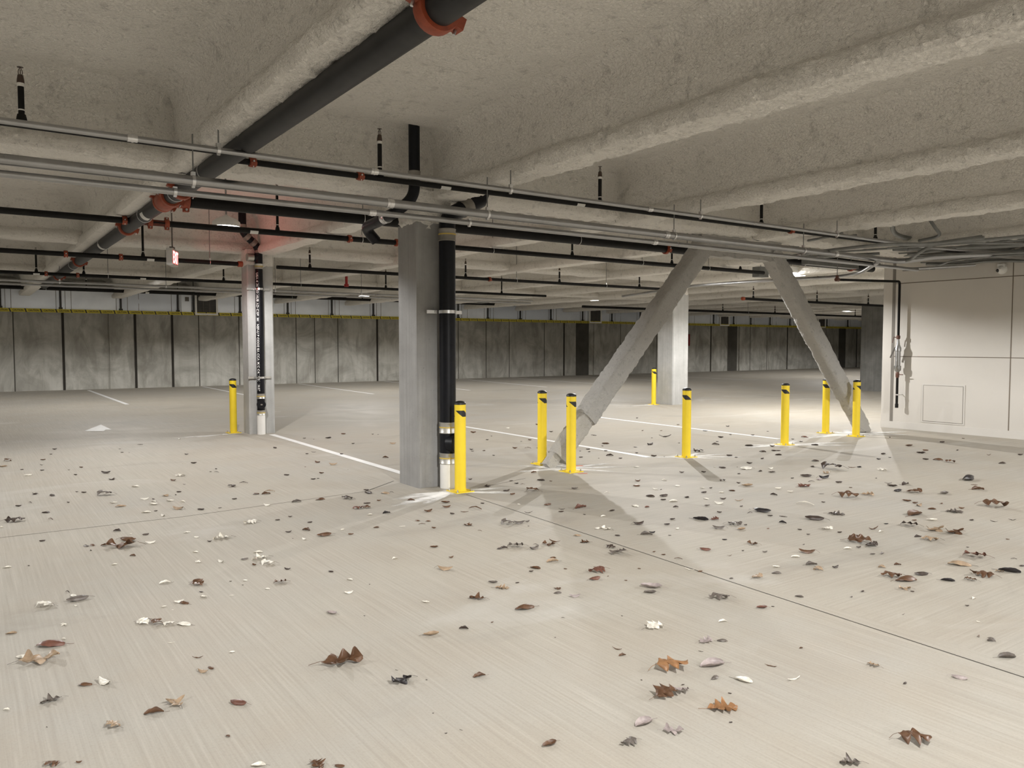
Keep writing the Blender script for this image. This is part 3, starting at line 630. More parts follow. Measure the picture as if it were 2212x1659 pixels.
for c, d in ((Vector((QX, QY, 2.985)), (0, 0, 1)), (Vector((QX - 0.085, QY - 0.014, 3.112)), dd), (Vector((QX - 0.19, QY - 0.032, 3.20)), dd), (Vector((3.74, 12.84, 3.345)), (0, 0, 1))):
    m = MB(); band(m, c, d, QR + 0.003, 0.075); m.build('coupling_band', M['bandg'], dq)
strap(dq, QX, QY, 2.37, 0.18, QR, 12.955); strap(dq, QX, QY, 0.93, 0.18, QR, 12.955)
# ---------------------------------------------------------------- sprinkler mains and branches
def coupling(c, d, r, parent, wdt=0.055, lug=True, mat='orange', rot=0.0):
    c = Vector(c); m = MB(); k = r * 0.22 + 0.008
    m.lathe(c, [(r, -wdt / 2), (r + k * 0.8, -wdt / 2), (r + k, -wdt * 0.3), (r + k, wdt * 0.3), (r + k * 0.8, wdt / 2), (r, wdt / 2)], d=d, n=28)
    u, v, dd = frame_of(d); e = u * math.cos(rot) + v * math.sin(rot); bolts = []
    if lug:
        for s in (-1, 1):
            p = c + e * s * (r + k * 1.1); f = e.cross(dd)
            m.bar(p - f * k * 1.1, p + f * k * 1.1, wdt * 0.9, k * 2.2, up=e); bolts.append((p + e * s * k * 0.2, f))
    g = m.build('coupling', M[mat], parent)
    for p, f in bolts:
        b_ = MB(); h = k * 1.1; b_.tube([p - f * h * 1.9, p + f * h * 1.9], k * 0.32, 8); b_.tube([p + f * h * 1.05, p + f * h * 1.5], k * 0.6, 6); b_.build('bolt', M['bolt'], g)
    return g
def hanger(c, d, r, parent, ztop=3.64, rr=0.004):
    c = Vector(c); m = MB(); m.ring(c, d, r + rr, rr, 24, 6)
    m.box(c + Vector((0, 0, r + 0.014)), (0.022, 0.022, 0.03)); g = m.build('hanger_ring', M['zinc'], parent)
    m = MB(); m.tube([c + Vector((0, 0, r + 0.02)), (c.x, c.y, ztop)], 0.0055, 8); m.build('rod', M['emt2'], g)
def sprinkler(c, parent, ztop, r=0.0165):
    c = Vector(c); m = MB(); zt = ztop - 0.115
    m.tube([c, (c.x, c.y, zt)], r, 16); m.lathe(c, [(r * 1.9, 0), (r * 1.35, 0.05), (r, 0.055)], n=16); g = m.build('riser', M['fire_pipe'], parent)
    m = MB(); m.lathe((c.x, c.y, c.z + 0.075), [(r, 0), (r + 0.0015, 0), (r + 0.0015, 0.008), (r, 0.008)], n=16); m.lathe((c.x, c.y, zt), [(r, -0.012), (r + 0.003, -0.012), (r + 0.003, 0.012), (r, 0.012)], n=16); m.build('tape_ring', M['pvc'], g)
    h = MB(); h.lathe((c.x, c.y, zt), [(r + 0.004, 0.010), (r + 0.003, 0.03), (r - 0.002, 0.062), (0.008, 0.066)], n=12)
    for s in (-1, 1): h.tube(path([(c.x + s * 0.009, c.y, zt + 0.062), (c.x + s * 0.013, c.y, zt + 0.085), (c.x, c.y, zt + 0.112)], 0.01, 3), 0.0026, 6)
    h.tube([(c.x, c.y, zt + 0.066), (c.x, c.y, zt + 0.098)], 0.003, 6); h.lathe((c.x, c.y, zt + 0.111), [(0.019, 0), (0.019, 0.002), (0, 0.004)], n=14)
    h.build('sprinkler_head', M['reducer'], parent)
def sticker(c, r, a, parent, ln=0.10, axis='X', view=None):
    m = MB(); n = 6; vs = []
    for i in range(2):
        for j in range(n + 1):
            q = a + (j / n - 0.5) * 1.5
            if axis == 'X': vs.append((c[0] + (i - 0.5) * ln, c[1] + math.cos(q) * (r + 0.001), c[2] + math.sin(q) * (r + 0.001)))
            else: vs.append((c[0] + math.cos(q) * (r + 0.001), c[1] + (i - 0.5) * ln, c[2] + math.sin(q) * (r + 0.001)))
    m.add(vs, [(j, j + 1, n + 1 + j + 1, n + 1 + j) for j in range(n)]); m.build('sticker', M['label'], parent, smooth=False)
def xpipe(label, y, z, x0, x1, r, spr=(), hang=(), cpl=(), stick=(), cap=(), ztop=3.52, mat='fire_pipe', name='sprinkler_pipe', group='black sprinkler branch pipes', slope=0.0, hr=0.0165, ceil=3.64):
    o = thing(name, label, 'pipe', (x0, y, z), group); zz = lambda x: z + slope * (x - x0)
    m = MB(); m.tube([(x0, y, z), (x1, y, zz(x1))], r, 24); m.build('pipe', M[mat], o)
    for x in spr: sprinkler((x, y, zz(x) + r * 0.6), o, ztop, hr)
    for x in hang: hanger((x, y, zz(x)), (1, 0, 0), r, o, ceil)
    for x in cpl: coupling((x, y, zz(x)), (1, 0, 0), r, o, 0.05, True, 'orange', 0.4)
    for x in stick: sticker((x, y, zz(x)), r, -PI * 0.75, o)
    for x in cap: m = MB(); m.lathe((x, y, zz(x)), [(r + 0.012, -0.035), (r + 0.012, 0.03), (r + 0.004, 0.04), (0, 0.042)], d=(1 if x > (x0 + x1) / 2 else -1, 0, 0), n=20); m.build('end_cap', M['orange'], o)
    return o
DX, DZ, DR = 1.69, 2.88, 0.0755
dm = thing('sprinkler_main', 'thick dark grey pipe running overhead from the top edge to the far left', 'pipe', (DX, 0, DZ), None)
m = MB(); m.tube([(DX, -6, DZ), (DX, 22.0, DZ)], DR, 36); m.build('pipe', M['main_pipe'], dm)
for y, rt in ((2.97, 0.35), (7.63, 0.3), (10.5, 0.3), (15.2, 0.3), (18.6, 0.3)): coupling((DX, y, DZ), (0, 1, 0), DR, dm, 0.07, True, 'orange', rt)
# grooved cross fitting where the thick branch leaves
m = MB(); m.lathe((DX, 8.26, DZ), [(DR + 0.004, -0.16), (DR + 0.022, -0.13), (DR + 0.022, 0.13), (DR + 0.004, 0.16)], d=(0, 1, 0), n=28); m.tube([(DX, 8.26, DZ), (DX + 0.15, 8.26, DZ)], 0.075, 24); g = m.build('tee_fitting', M['orange'], dm)
for y in (8.08, 8.44): coupling((DX, y, DZ), (0, 1, 0), DR, dm, 0.06, True, 'orange', 0.5)
coupling((DX + 0.17, 8.26, DZ), (1, 0, 0), 0.060, dm, 0.06, True, 'orange', 1.57)
for y in (6.75, 7.87, 9.4, 12.4, 16.0): hanger((DX, y, DZ), (0, 1, 0), DR, dm, 3.0)
for y in (9.2, 12.4): sticker((DX, y, DZ), DR, -PI * 0.72, dm, 0.14, 'Y')
for x, y, z in ((DX + 0.12, 9.93, DZ),):
    m = MB(); m.tube([(DX + 0.05, y, z), (DX + 0.36, y, z)], 0.036, 20); g = m.build('tee_branch', M['orange'], dm)
    coupling((DX + 0.15, y, z), (1, 0, 0), 0.036, dm, 0.05, True, 'orange', 1.5); coupling((DX + 0.33, y, z), (1, 0, 0), 0.036, dm, 0.05, True, 'orange', 1.5)
    coupling((DX - 0.12, y, z), (1, 0, 0), 0.034, dm, 0.05, True, 'orange', 0.4)
b1 = xpipe('black sprinkler pipe at the far left, just above the thin upper conduit', 6.10, 2.90, -8.8, 1.64, 0.0235, spr=(-2.15, 0.37), ztop=3.27, hr=0.0185)
b1 = xpipe('black sprinkler pipe with upright heads, crossing just before the nearest column', 6.10, 2.852, 1.75, 12.9, 0.0235, spr=(2.92, 5.36, 7.93, 10.4), cpl=(1.86, 2.74, 8.5), stick=(3.55, 5.1), ztop=3.27, hr=0.0185, slope=0.0045)
b2 = xpipe('thick black pipe leaving the orange cross fitting and passing behind the nearest column', 8.26, 2.88, 1.9, 14.0, 0.0615, hang=(3.74, 6.88, 9.0, 11.9), cpl=(8.55, 13.3), ztop=3.5, name='branch_main')
b3 = xpipe('black sprinkler pipe crossing just beyond the cross fitting, with a hanging ring midway', 9.93, 2.88, -8.8, 13.0, 0.036, spr=(-1.75, 3.33, 8.14, 10.43, 12.3), hang=(-0.1, 4.48, 6.6, 9.7, 11.4), cpl=(4.3, 5.0), stick=(3.03, 5.15), ztop=3.525, cap=())
b4 = xpipe('black sprinkler pipe ending in an orange cap beside the pale left column', 12.72, 2.74, -8.8, 3.66, 0.034, spr=(-3.2, 2.25), hang=(0.2, 3.2), cpl=(1.25, 1.95), stick=(2.35,), cap=(3.66,), ztop=3.5)
b5 = xpipe('black sprinkler pipe starting right of the pale left column and passing behind the nearest column', 12.98, 2.75, 4.33, 13.9, 0.030, spr=(4.9, 8.0, 10.3, 12.6), hang=(6.9, 9.2, 11.6), cpl=(8.55,), cap=(13.9,), ztop=3.12)
b6 = xpipe('black sprinkler pipe above the far silver conduit, crossing behind the pale column', 16.45, 2.74, -8.8, 12.6, 0.03, spr=(1.15, 1.9, 4.4, 8.0, 11.2), hang=(2.3, 6.0), cpl=(1.3, 1.8), stick=(1.15, 2.9), ztop=3.2)
b7 = xpipe('thin black sprinkler pipe just above the duct on the left', 25.5, 3.03, -8.8, 18.0, 0.045, spr=(3.0, 7.5, 11.5), hang=(2.0, 9.0), stick=(1.7, 4.6), ztop=3.45)
b8 = xpipe('black sprinkler pipe with an orange cap, behind the right brace arm', 12.9, 2.62, 16.1, 23.5, 0.034, spr=(16.5, 19.2, 21.7), cap=(16.1,), ztop=2.95)
b9 = xpipe('long black sprinkler pipe seen under the brace, above the far duct', 19.0, 2.66, 16.0, 40.0, 0.04, spr=(19.5, 22.6, 25.6, 31, 35), hang=(24.0,), cpl=(27.5,), ztop=2.98)
m = MB(); rp = thing('red_riser', 'red vertical pipe stub above the duct, left of the nearest column', 'pipe', (7.0, 16.5, 2.76))
m.tube([(7.0, 16.35, 2.77), (7.0, 16.35, 3.6)], 0.03, 14); m.build('pipe', M['red'], rp); m = MB(); m.lathe((7.0, 16.35, 2.77), [(0.05, -0.03), (0.05, 0.03)], n=14); m.build('end_cap', M['red'], rp)
# ---------------------------------------------------------------- steel conduits
def conduit(label, pts, r, clips=(), bends=0.15, mat='emt', group='galvanised conduits', bands=(), rodz=3.6, name='conduit', clipr=True):
    o = thing(name, label, 'conduit', pts[0], group); pp = path(pts, bends, 6) if len(pts) > 2 else [Vector(p) for p in pts]
    m = MB(); m.tube(pp, r, 16); m.build('tube', M[mat], o)
    def on(x): a, b = Vector(pts[0]), Vector(pts[1]); t = (x - a.x) / (b.x - a.x); return a + (b - a) * t, (b - a).normalized()
    for x in bands:
        c, d = on(x); m = MB(); m.lathe(c, [(r, -0.03), (r + 0.004, -0.03), (r + 0.004, -0.006), (r + 0.007, -0.006), (r + 0.007, 0.006), (r + 0.004, 0.006), (r + 0.004, 0.03), (r, 0.03)], d=d, n=18); m.build('conduit_coupling', M['zinc'], o)
    for x in clips:
        c, d = on(x); m = MB(); m.lathe(c, [(r, -0.011), (r + 0.005, -0.011), (r + 0.005, 0.011), (r, 0.011)], d=d, n=18); hb = 0.03 if clipr else 0.012; m.box(c + Vector((0, 0, r + hb * 0.4)), (0.028, 0.03, hb)); m.box(c - Vector((0, 0, r + 0.006)), (0.02, 0.022, 0.014)); g = m.build('clip', M['zinc'], o)
        if clipr: m = MB(); m.tube([c + Vector((0, 0, r + 0.02)), (c.x, c.y, rodz)], 0.005, 8); m.build('rod', M['emt2'], g)
    return o
conduit('thickest steel conduit, upper of the pair crossing in front of the nearest column', [(-8.8, 5.96, 2.64), (10.9, 6.0, 2.637), (11.4, 5.75, 2.72), (12.1, 5.4, 2.76), (13.3, 5.2, 2.76)], 0.0365, clips=(-1.0, 1.40, 3.92, 6.32, 8.62), bands=(2.95, 6.2, 9.3), bends=0.2, rodz=2.97)
conduit('thinner steel conduit hugging the underside of the thickest one', [(-8.8, 5.98, 2.553), (11.0, 6.02, 2.550), (11.4, 6.03, 2.552)], 0.0235, clips=(1.28, 3.74), bands=(2.8, 6.05), bends=0.1, clipr=False)
conduit('third steel conduit beginning near the brace, beside the thick pair', [(6.0, 6.10, 2.575), (11.4, 6.12, 2.572), (12.4, 5.7, 2.65)], 0.019, clips=(8.7,), bands=(9.1,), bends=0.2, clipr=False)
conduit('thin upper steel conduit in front of the black sprinkler pipe', [(-8.8, 5.66, 2.80), (11.0, 5.62, 2.80), (12.2, 5.5, 2.815), (13.3, 5.3, 2.83)], 0.0200, clips=(1.49, 3.93, 6.33, 8.75), bands=(0.95, 2.65, 5.6), bends=0.3, rodz=2.97)
conduit('silver conduit running high in front of the duct on the left', [(-8.8, 16.9, 2.63), (12.5, 16.9, 2.63)], 0.024, clips=(1.55, 3.4, 5.6, 7.6), mat='emt', bands=())
conduit('second silver conduit below its twin in front of the duct', [(-8.8, 17.0, 2.57), (12.5, 17.0, 2.57)], 0.02, mat='emt', bands=())
conduit('silver conduit slanting behind the brace arms up to the board wall', [at(1345, 640, z=2.62), at(1500, 617, z=2.62), at(1690, 604, z=2.62), at(1815, 598, z=2.62), at(1862, 588, z=2.62), at(1897, 566, z=2.55)], 0.028, bends=0.3)
RXT = [  # (label, points as (px, py, height), radius, material): the tangle over the board wall
    ('grey conduit looping up at the left of the tangle over the board wall', [(1700, 555, 2.60), (1790, 541, 2.62), (1905, 528, 2.64), (2010, 527, 2.68), (2126, 513, 2.70)], 0.022, 'emt2'),
    ('grey conduit with an open end in the tangle over the board wall', [(1960, 538, 2.66), (2030, 525, 2.68), (2122, 512, 2.72)], 0.03, 'emt2'),
    ('conduit bending steeply up into the ceiling over the board wall', [(1985, 520, 2.70), (2035, 510, 2.72), (2018, 490, 2.80), (2006, 470, 2.95)], 0.022, 'emt2'),
    ('fat bent conduit elbow at the left of the tangle', [(1930, 480, 2.86), (1926, 500, 2.76), (1945, 512, 2.70), (2000, 520, 2.68)], 0.034, 'emt2'),
    ('grey conduit curving up at the right edge of the tangle', [(1990, 552, 2.60), (2100, 542, 2.62), (2180, 538, 2.63), (2230, 520, 2.68)], 0.026, 'emt2'),
    ('lowest grey conduit of the tangle, above the camera dome', [(2005, 582, 2.50), (2060, 562, 2.55), (2130, 555, 2.58), (2240, 548, 2.62)], 0.012, 'emt2'),
    ('thin conduit fanning to the right over the camera dome', [(2075, 567, 2.54), (2105, 556, 2.57), (2240, 540, 2.64)], 0.012, 'emt2'),
    ('thin conduit crossing lowest at the right of the tangle', [(2040, 568, 2.54), (2120, 563, 2.56), (2240, 562, 2.58)], 0.011, 'emt2'),
    ('second grey conduit curving up beside the right edge', [(1985, 560, 2.58), (2090, 550, 2.60), (2185, 546, 2.61), (2235, 528, 2.66)], 0.022, 'emt2'),
    ('grey conduit from the thick pair bending up into the tangle', [(1930, 566, 2.50), (1965, 563, 2.52), (1985, 545, 2.58), (2000, 537, 2.62)], 0.024, 'emt2'),
    ('thin conduit straight across the middle of the tangle', [(1800, 545, 2.62), (1930, 536, 2.63), (2080, 534, 2.65), (2235, 529, 2.69)], 0.014, 'emt2'),
    ('short pale conduit slanting down at the left of the tangle', [(1745, 520, 2.60), (1790, 512, 2.62), (1815, 505, 2.66)], 0.018, 'emt2'),
    ('pale conduit beside the short slanting one', [(1700, 533, 2.58), (1768, 528, 2.60), (1808, 512, 2.64), (1850, 508, 2.68)], 0.016, 'emt2'),
    ('grey conduit behind the right brace arm running to the tangle', [(1672, 560, 2.75), (1690, 557, 2.75), (1800, 553, 2.74), (1900, 548, 2.73)], 0.024, 'emt2'),
    ('thin conduit behind the right brace arm', [(1675, 575, 2.74), (1740, 565, 2.74), (1820, 552, 2.74), (1890, 556, 2.72)], 0.016, 'emt2'),
    ('dark pipe run at the back of the tangle', [(1660, 545, 2.85), (1760, 553, 2.83), (1900, 572, 2.78)], 0.03, 'fire_pipe'),
    ('thin conduit ending over the corner of the board wall', [(1950, 585, 2.52), (2010, 582, 2.52), (2070, 577, 2.53)], 0.008, 'emt2'),
    ('grey conduit at the very top of the tangle', [(1990, 530, 2.70), (2080, 523, 2.74), (2240, 508, 2.82)], 0.024, 'emt2'),
    ('grey conduit crossing diagonally in the tangle', [(1960, 550, 2.58), (2030, 540, 2.62), (2115, 528, 2.67), (2235, 514, 2.73)], 0.018, 'emt2'),
    ('thin conduit below the diagonal one', [(2010, 558, 2.57), (2080, 546, 2.61), (2150, 548, 2.61), (2235, 553, 2.60)], 0.014, 'emt2')]
rt = random.Random(3); FAN = ['fanning right over the board wall, nearest the ceiling', 'fanning right over the board wall, second from the ceiling', 'fanning right over the board wall, third from the ceiling', 'fanning right over the board wall, fourth from the ceiling',
       'in the middle of the fan over the board wall', 'just under the middle of the fan over the board wall', 'third lowest of the fan over the board wall', 'second lowest of the fan over the board wall', 'lowest of the fan over the board wall']
for k in range(9):
    y0 = 522 + k * 5.2; RXT.append((('thin' if k % 2 else 'grey') + ' conduit ' + FAN[k], [(1905 + 12 * k, y0 + 8 + rt.uniform(-3, 3), 2.62), (2000 + 9 * k, y0 + 6 + rt.uniform(-3, 3), 2.63), (2090 + 6 * k, y0 + rt.uniform(-2, 2), 2.64), (2240, y0 - 4 + rt.uniform(-5, 5), 2.66)], (0.012 if k % 2 else 0.022), 'emt2'))
for ti, (lab, pts, r, mt) in enumerate(RXT):
    q_ = [at(x, y, z=z + 0.05 + 0.016 * ((ti * 7) % 29)) for x, y, z in pts]
    q_ = [p if p.x < 13.33 else at(x, y, x=13.36 - 0.006 * (ti % 29)) for p, (x, y, z) in zip(q_, pts)]
    conduit(lab, q_, r, bends=0.18, mat=mt, group='conduits in the tangle over the board wall')
o = thing('wire_tray', 'grey box trough hanging behind the right brace arm', 'trough', at(1790, 575, z=2.80))
c = at(1795, 570, z=2.86); mb = MB(); mb.box(c, (1.5, 0.12, 0.10)); mb.build('trough', M['emt2'], o, smooth=False)
for s_ in (-0.6, 0.6): mb = MB(); mb.tube([c + Vector((s_, 0, 0.05)), (c.x + s_, c.y, 3.6)], 0.006, 8); mb.build('rod', M['emt2'], o)
# ---------------------------------------------------------------- duct along the back wall
DY0, DY1, DZ0, DZ1 = 27.75, 28.4, 2.53, 3.20
du = thing('ventilation_duct', 'long galvanised rectangular duct with caution tape along the back wall', 'duct', (20, 28, DZ0))
SHADE = None
EX = [-6.0, -4.3, -2.5, -0.7, 1.0, 2.55, 4.22, 5.93, 6.42, 7.95, 9.63, 11.29, 12.96, 14.8, 16.73, 18.18, 19.86, 21.53, 23.37, 25.16, 27.0, 28.7, 30.19, 32.28, 33.86, 35.28, 36.95, 38.74, 40.93, 42.31, 44.46, 46.37, 48.2, 50.0]
for a, b in zip(EX, EX[1:]):
    m = MB(); x0, x1 = a + 0.03, b - 0.03; mid = 0.012 + 0.012 * random.random(); n = 8; m_ = 4
    vs = [Vector((x0 + (x1 - x0) * i / n, DY0 + mid * (-(math.sin(PI * i / n) * math.sin(PI * j / m_))) , DZ0 + (DZ1 - DZ0) * j / m_)) for j in range(m_ + 1) for i in range(n + 1)]
    m.add(vs, [(j * (n + 1) + i, j * (n + 1) + i + 1, (j + 1) * (n + 1) + i + 1, (j + 1) * (n + 1) + i) for j in range(m_) for i in range(n)])
    m.box(((x0 + x1) / 2, (DY0 + DY1) / 2 + 0.01, (DZ0 + DZ1) / 2), (x1 - x0, DY1 - DY0 - 0.004, DZ1 - DZ0 - 0.004))
    g = m.build('duct_section', M['duct'], du)
    m = MB(); f = [0.06, 0.16, 0.94] if random.random() < 0.5 else [0.1, 0.3, 0.9]
    for t in f: m.box((x0 + (x1 - x0) * t, DY0 - 0.006, (DZ0 + DZ1) / 2), (0.014, 0.012, DZ1 - DZ0))
    m.build('seam', M['emt2'], g)
for x in EX:
    m = MB(); m.box((x, DY0 - 0.015, (DZ0 + DZ1) / 2), (0.055, 0.05, DZ1 - DZ0 + 0.05)); m.box((x, DY0 - 0.03, DZ1 - 0.03), (0.10, 0.05, 0.10)); m.box((x, DY0 - 0.03, DZ0 + 0.03), (0.10, 0.05, 0.10)); m.tube([(x, DY0 - 0.03, DZ1), (x, DY0 - 0.03, 3.6)], 0.012, 8); m.build('duct_hanger', M['ductrib'], du, smooth=False)
m = MB(); m.box(((EX[0] + EX[-1]) / 2, DY0 - 0.0, DZ1 + 0.05), (EX[-1] - EX[0], 0.06, 0.07)); m.build('top_angle', M['ductrib'], du, smooth=False)
for x in (6.83, 24.1, 33.1, 41.75):
    m = MB(); wv = 0.62
    for s in (-1, 1): m.box((x + s * (wv / 2 + 0.03), DY0 - 0.045, 2.84), (0.06, 0.05, 0.76)); m.box((x, DY0 - 0.045, 2.84 + s * 0.35), (wv, 0.05, 0.06))
    g = m.build('grille', M['white'], du, smooth=False)
    m = MB(); m.box((x, DY0 - 0.03, 2.84), (wv, 0.02, 0.64)); m.build('grille_face', M['grilled'], g, smooth=False)
    m = MB(); [m.box((x, DY0 - 0.047, 2.55 + i * 0.036), (wv, 0.012, 0.008)) for i in range(17)]; [m.box((x - wv / 2 + wv * k / 3, DY0 - 0.05, 2.84), (0.018, 0.014, 0.64)) for k in (1, 2)]; m.build('louvre', M['iron_cap'], g, smooth=False)
m = MB(); m.box(((EX[0] + EX[-1]) / 2, DY0 - 0.052, 2.50), (EX[-1] - EX[0], 0.012, 0.105)); tp = m.build('caution_tape', M['caution'], du, smooth=False)
tv, tf = text_mesh('CAUTION', 0.075, 0.002); tw = max(v.x for v in tv); m = MB(); m2 = MB(); x = EX[0] + 0.1
while x < EX[-1] - 0.5:
    m.add([(x + v.x * 0.27 / tw, DY0 - 0.0592, 2.475 + v.y) for v in tv], tf)
    m2.add([(x + 0.295, DY0 - 0.0590, 2.553), (x + 0.33, DY0 - 0.0590, 2.553), (x + 0.365, DY0 - 0.0590, 2.448), (x + 0.33, DY0 - 0.0590, 2.448)], [(0, 3, 2, 1)]); x += 0.40
m.add(m2.v, m2.f); m.build('lettering', M['blackp'], tp, smooth=False, fix=False)
m = MB(); m.box((6.22, DY0 - 0.02, 2.98), (0.12, 0.03, 0.14)); m.build('control_box', M['iron_cap'], du, smooth=False)
o = thing('branch_duct', 'short grey duct end in front of the long duct, right of the nearest column', 'duct', at(1030, 650, y=24))
c = at(1033, 651, y=24.0); m = MB(); m.box((c.x, c.y, c.z), (0.62, 0.5, 0.12)); m.build('body', M['emt2'], o, smooth=False); 
for s_ in (-0.25, 0.25): m = MB(); m.tube([(c.x + s_, c.y, c.z), (c.x + s_, c.y, 3.6)], 0.01); m.build('rod', M['emt2'], o)
o = thing('wall_sign', 'narrow red marker on the back wall right of the grey column', 'marker', (31.9, WY, 1.7)); m = MB(); m.box((31.9, WY - 0.03, 1.72), (0.09, 0.05, 0.62)); m.build('plate', M['red'], o, smooth=False)
# ---------------------------------------------------------------- exit sign
es = thing('exit_sign', 'white exit sign box glowing red, hanging left of the pale column', 'exit sign', (2.57, 12.3, 2.62))
import itertools
Rz = Matrix.Rotation(math.radians(-24), 3, 'Z'); ec = Vector((2.57, 12.3, 2.735))
m = MB(); m.box(ec, (0.085, 0.38, 0.24), R=Rz); m.build('housing', M['signbox'], es, smooth=False)
m = MB(); m.box(ec + Vector((0, 0, 0.135)), (0.05, 0.14, 0.035), R=Rz); m.tube([ec + Vector((0, 0, 0.12)), (ec.x, ec.y, 3.6)], 0.01); m.build('mount', M['iron_cap'], es)
vs, fs = text_mesh('EXIT', 0.20, 0.004); tw = max(v.x for v in vs); th = max(v.y for v in vs)
m = MB(); m.add([ec + Rz @ Vector((0.0445, -0.16 + v.x * 0.32 / tw, -0.085 + v.y * 0.17 / th)) for v in vs], fs); m.build('lettering', M['red_em'], es, smooth=False, fix=False)
ld = bpy.data.lights.new('sign_light', 'AREA'); ld.shape = 'RECTANGLE'; ld.size = 0.15; ld.size_y = 0.28; ld.energy = 0.6 * LIGHT; ld.color = (1, 0.05, 0.04)
lo = bpy.data.objects.new('sign_light', ld); C.objects.link(lo); lo.parent = es
lo.location = (Rz @ Vector((0.048, 0, 0.115))); lo.rotation_euler = (Vector((0, 0, -1)).rotation_difference(Rz @ Vector((1, 0, 0)))).to_euler()
# ---------------------------------------------------------------- things on the painted board wall
dv = thing('drain_assembly', 'black test-drain pipe with a silver sight glass on the painted board wall', 'pipe', (13.30, 7.34, 0.38))
X, Y = 13.30, 7.34
m = MB(); m.tube(path([(11.50, Y, 2.50), (X, Y, 2.555), (X, Y, 1.62)], 0.05, 6), 0.021, 16); m.build('pipe', M['fire_pipe'], dv)
m = MB(); m.lathe((11.46, Y, 2.50), [(0.03, -0.04), (0.03, 0.03), (0.022, 0.035)], d=(1, 0, 0), n=16); m.tube([(11.45, Y, 2.5), (11.45, Y, 2.565)], 0.026); m.build('elbow', M['valve'], dv)
m = MB(); m.tube([(11.45, Y, 2.56), (11.45, Y, 3.6)], 0.006, 8); m.build('rod', M['emt2'], dv)
m = MB(); m.lathe((X, Y, 1.56), [(0.02, 0), (0.032, 0.015), (0.032, 0.06), (0.02, 0.07)], n=16); m.tube([(X, Y, 1.59), (X - 0.02, Y + 0.07, 1.60), (X - 0.03, Y + 0.09, 1.50)], 0.008, 8); m.build('valve', M['valve'], dv)
m = MB(); m.lathe((X, Y, 0.99), [(0.022, 0.0), (0.05, 0.03), (0.055, 0.07), (0.055, 0.11), (0.042, 0.115), (0.042, 0.36), (0.052, 0.365), (0.052, 0.42), (0.03, 0.47), (0.022, 0.55), (0.022, 0.58)], n=24); g = m.build('sight_glass', M['emt'], dv)
m = MB(); m.bar((X - 0.01, Y + 0.05, 1.42), (X - 0.03, Y + 0.12, 1.24), 0.02, 0.018); m.build('handle', M['iron_cap'], g)
m = MB(); m.lathe((X, Y, 0.89), [(0.02, 0), (0.03, 0.02), (0.03, 0.09), (0.022, 0.11)], n=16); m.tube([(X, Y, 0.95), (X, Y - 0.10, 0.95)], 0.008, 8); m.build('valve', M['valve'], dv)
m = MB(); m.tube([(X, Y, 0.44), (X, Y, 0.90)], 0.021, 16); m.build('lower_pipe', M['fire_pipe'], dv)
m = MB(); m.lathe((X, Y, 0.37), [(0.0, 0), (0.027, 0.003), (0.028, 0.065), (0.022, 0.075)], n=16); m.build('end_cap', M['fire_pipe'], dv)
m = MB(); m.lathe((X, Y, 0.60), [(0.021, -0.01), (0.027, -0.01), (0.027, 0.01), (0.021, 0.01)], n=16); m.tube([(X, Y - 0.02, 0.60), (RX, Y - 0.03, 0.60)], 0.006, 8); m.build('pipe_clamp', M['zinc'], dv)
cm = thing('security_camera', 'white domed security camera near the top of the painted board wall', 'camera', (RX, 5.76, 2.64))
m = MB(); m.lathe((RX, 5.76, 2.645), [(0.075, 0.0), (0.075, 0.018), (0.068, 0.045), (0.045, 0.075), (0.0, 0.088)], d=(-1, 0, 0), n=28); m.box((RX - 0.03, 5.76, 2.70), (0.06, 0.10, 0.06)); m.build('housing', M['white'], cm)
m = MB(); m.lathe((RX - 0.045, 5.79, 2.63), [(0.030, 0.0), (0.029, 0.025), (0.018, 0.043), (0, 0.05)], d=(-0.95, 0.3, -0.1), n=20); m.build('lens', M['glass'], cm)
ap = thing('access_panel', 'square flush access panel low on the painted board wall', 'panel', (RX, 6.61, 0.16))
m = MB(); m.box((RX - 0.003, 6.615, 0.475), (0.012, 0.70, 0.66)); m.build('frame', M['gyptrim'], ap, smooth=False)
m = MB(); [m.box((RX - 0.0095, 6.615 + a, 0.475 + b), (0.002, wy, wz)) for a, b, wy, wz in ((-0.325, 0, 0.006, 0.61), (0.325, 0, 0.006, 0.61), (0, 0.305, 0.65, 0.006), (0, -0.305, 0.65, 0.006))]; m.build('gap', M['groove'], ap, smooth=False)
m = MB(); m.box((RX - 0.006, 6.615, 0.475), (0.011, 0.64, 0.60)); m.build('door', M['gyp'], ap, smooth=False)
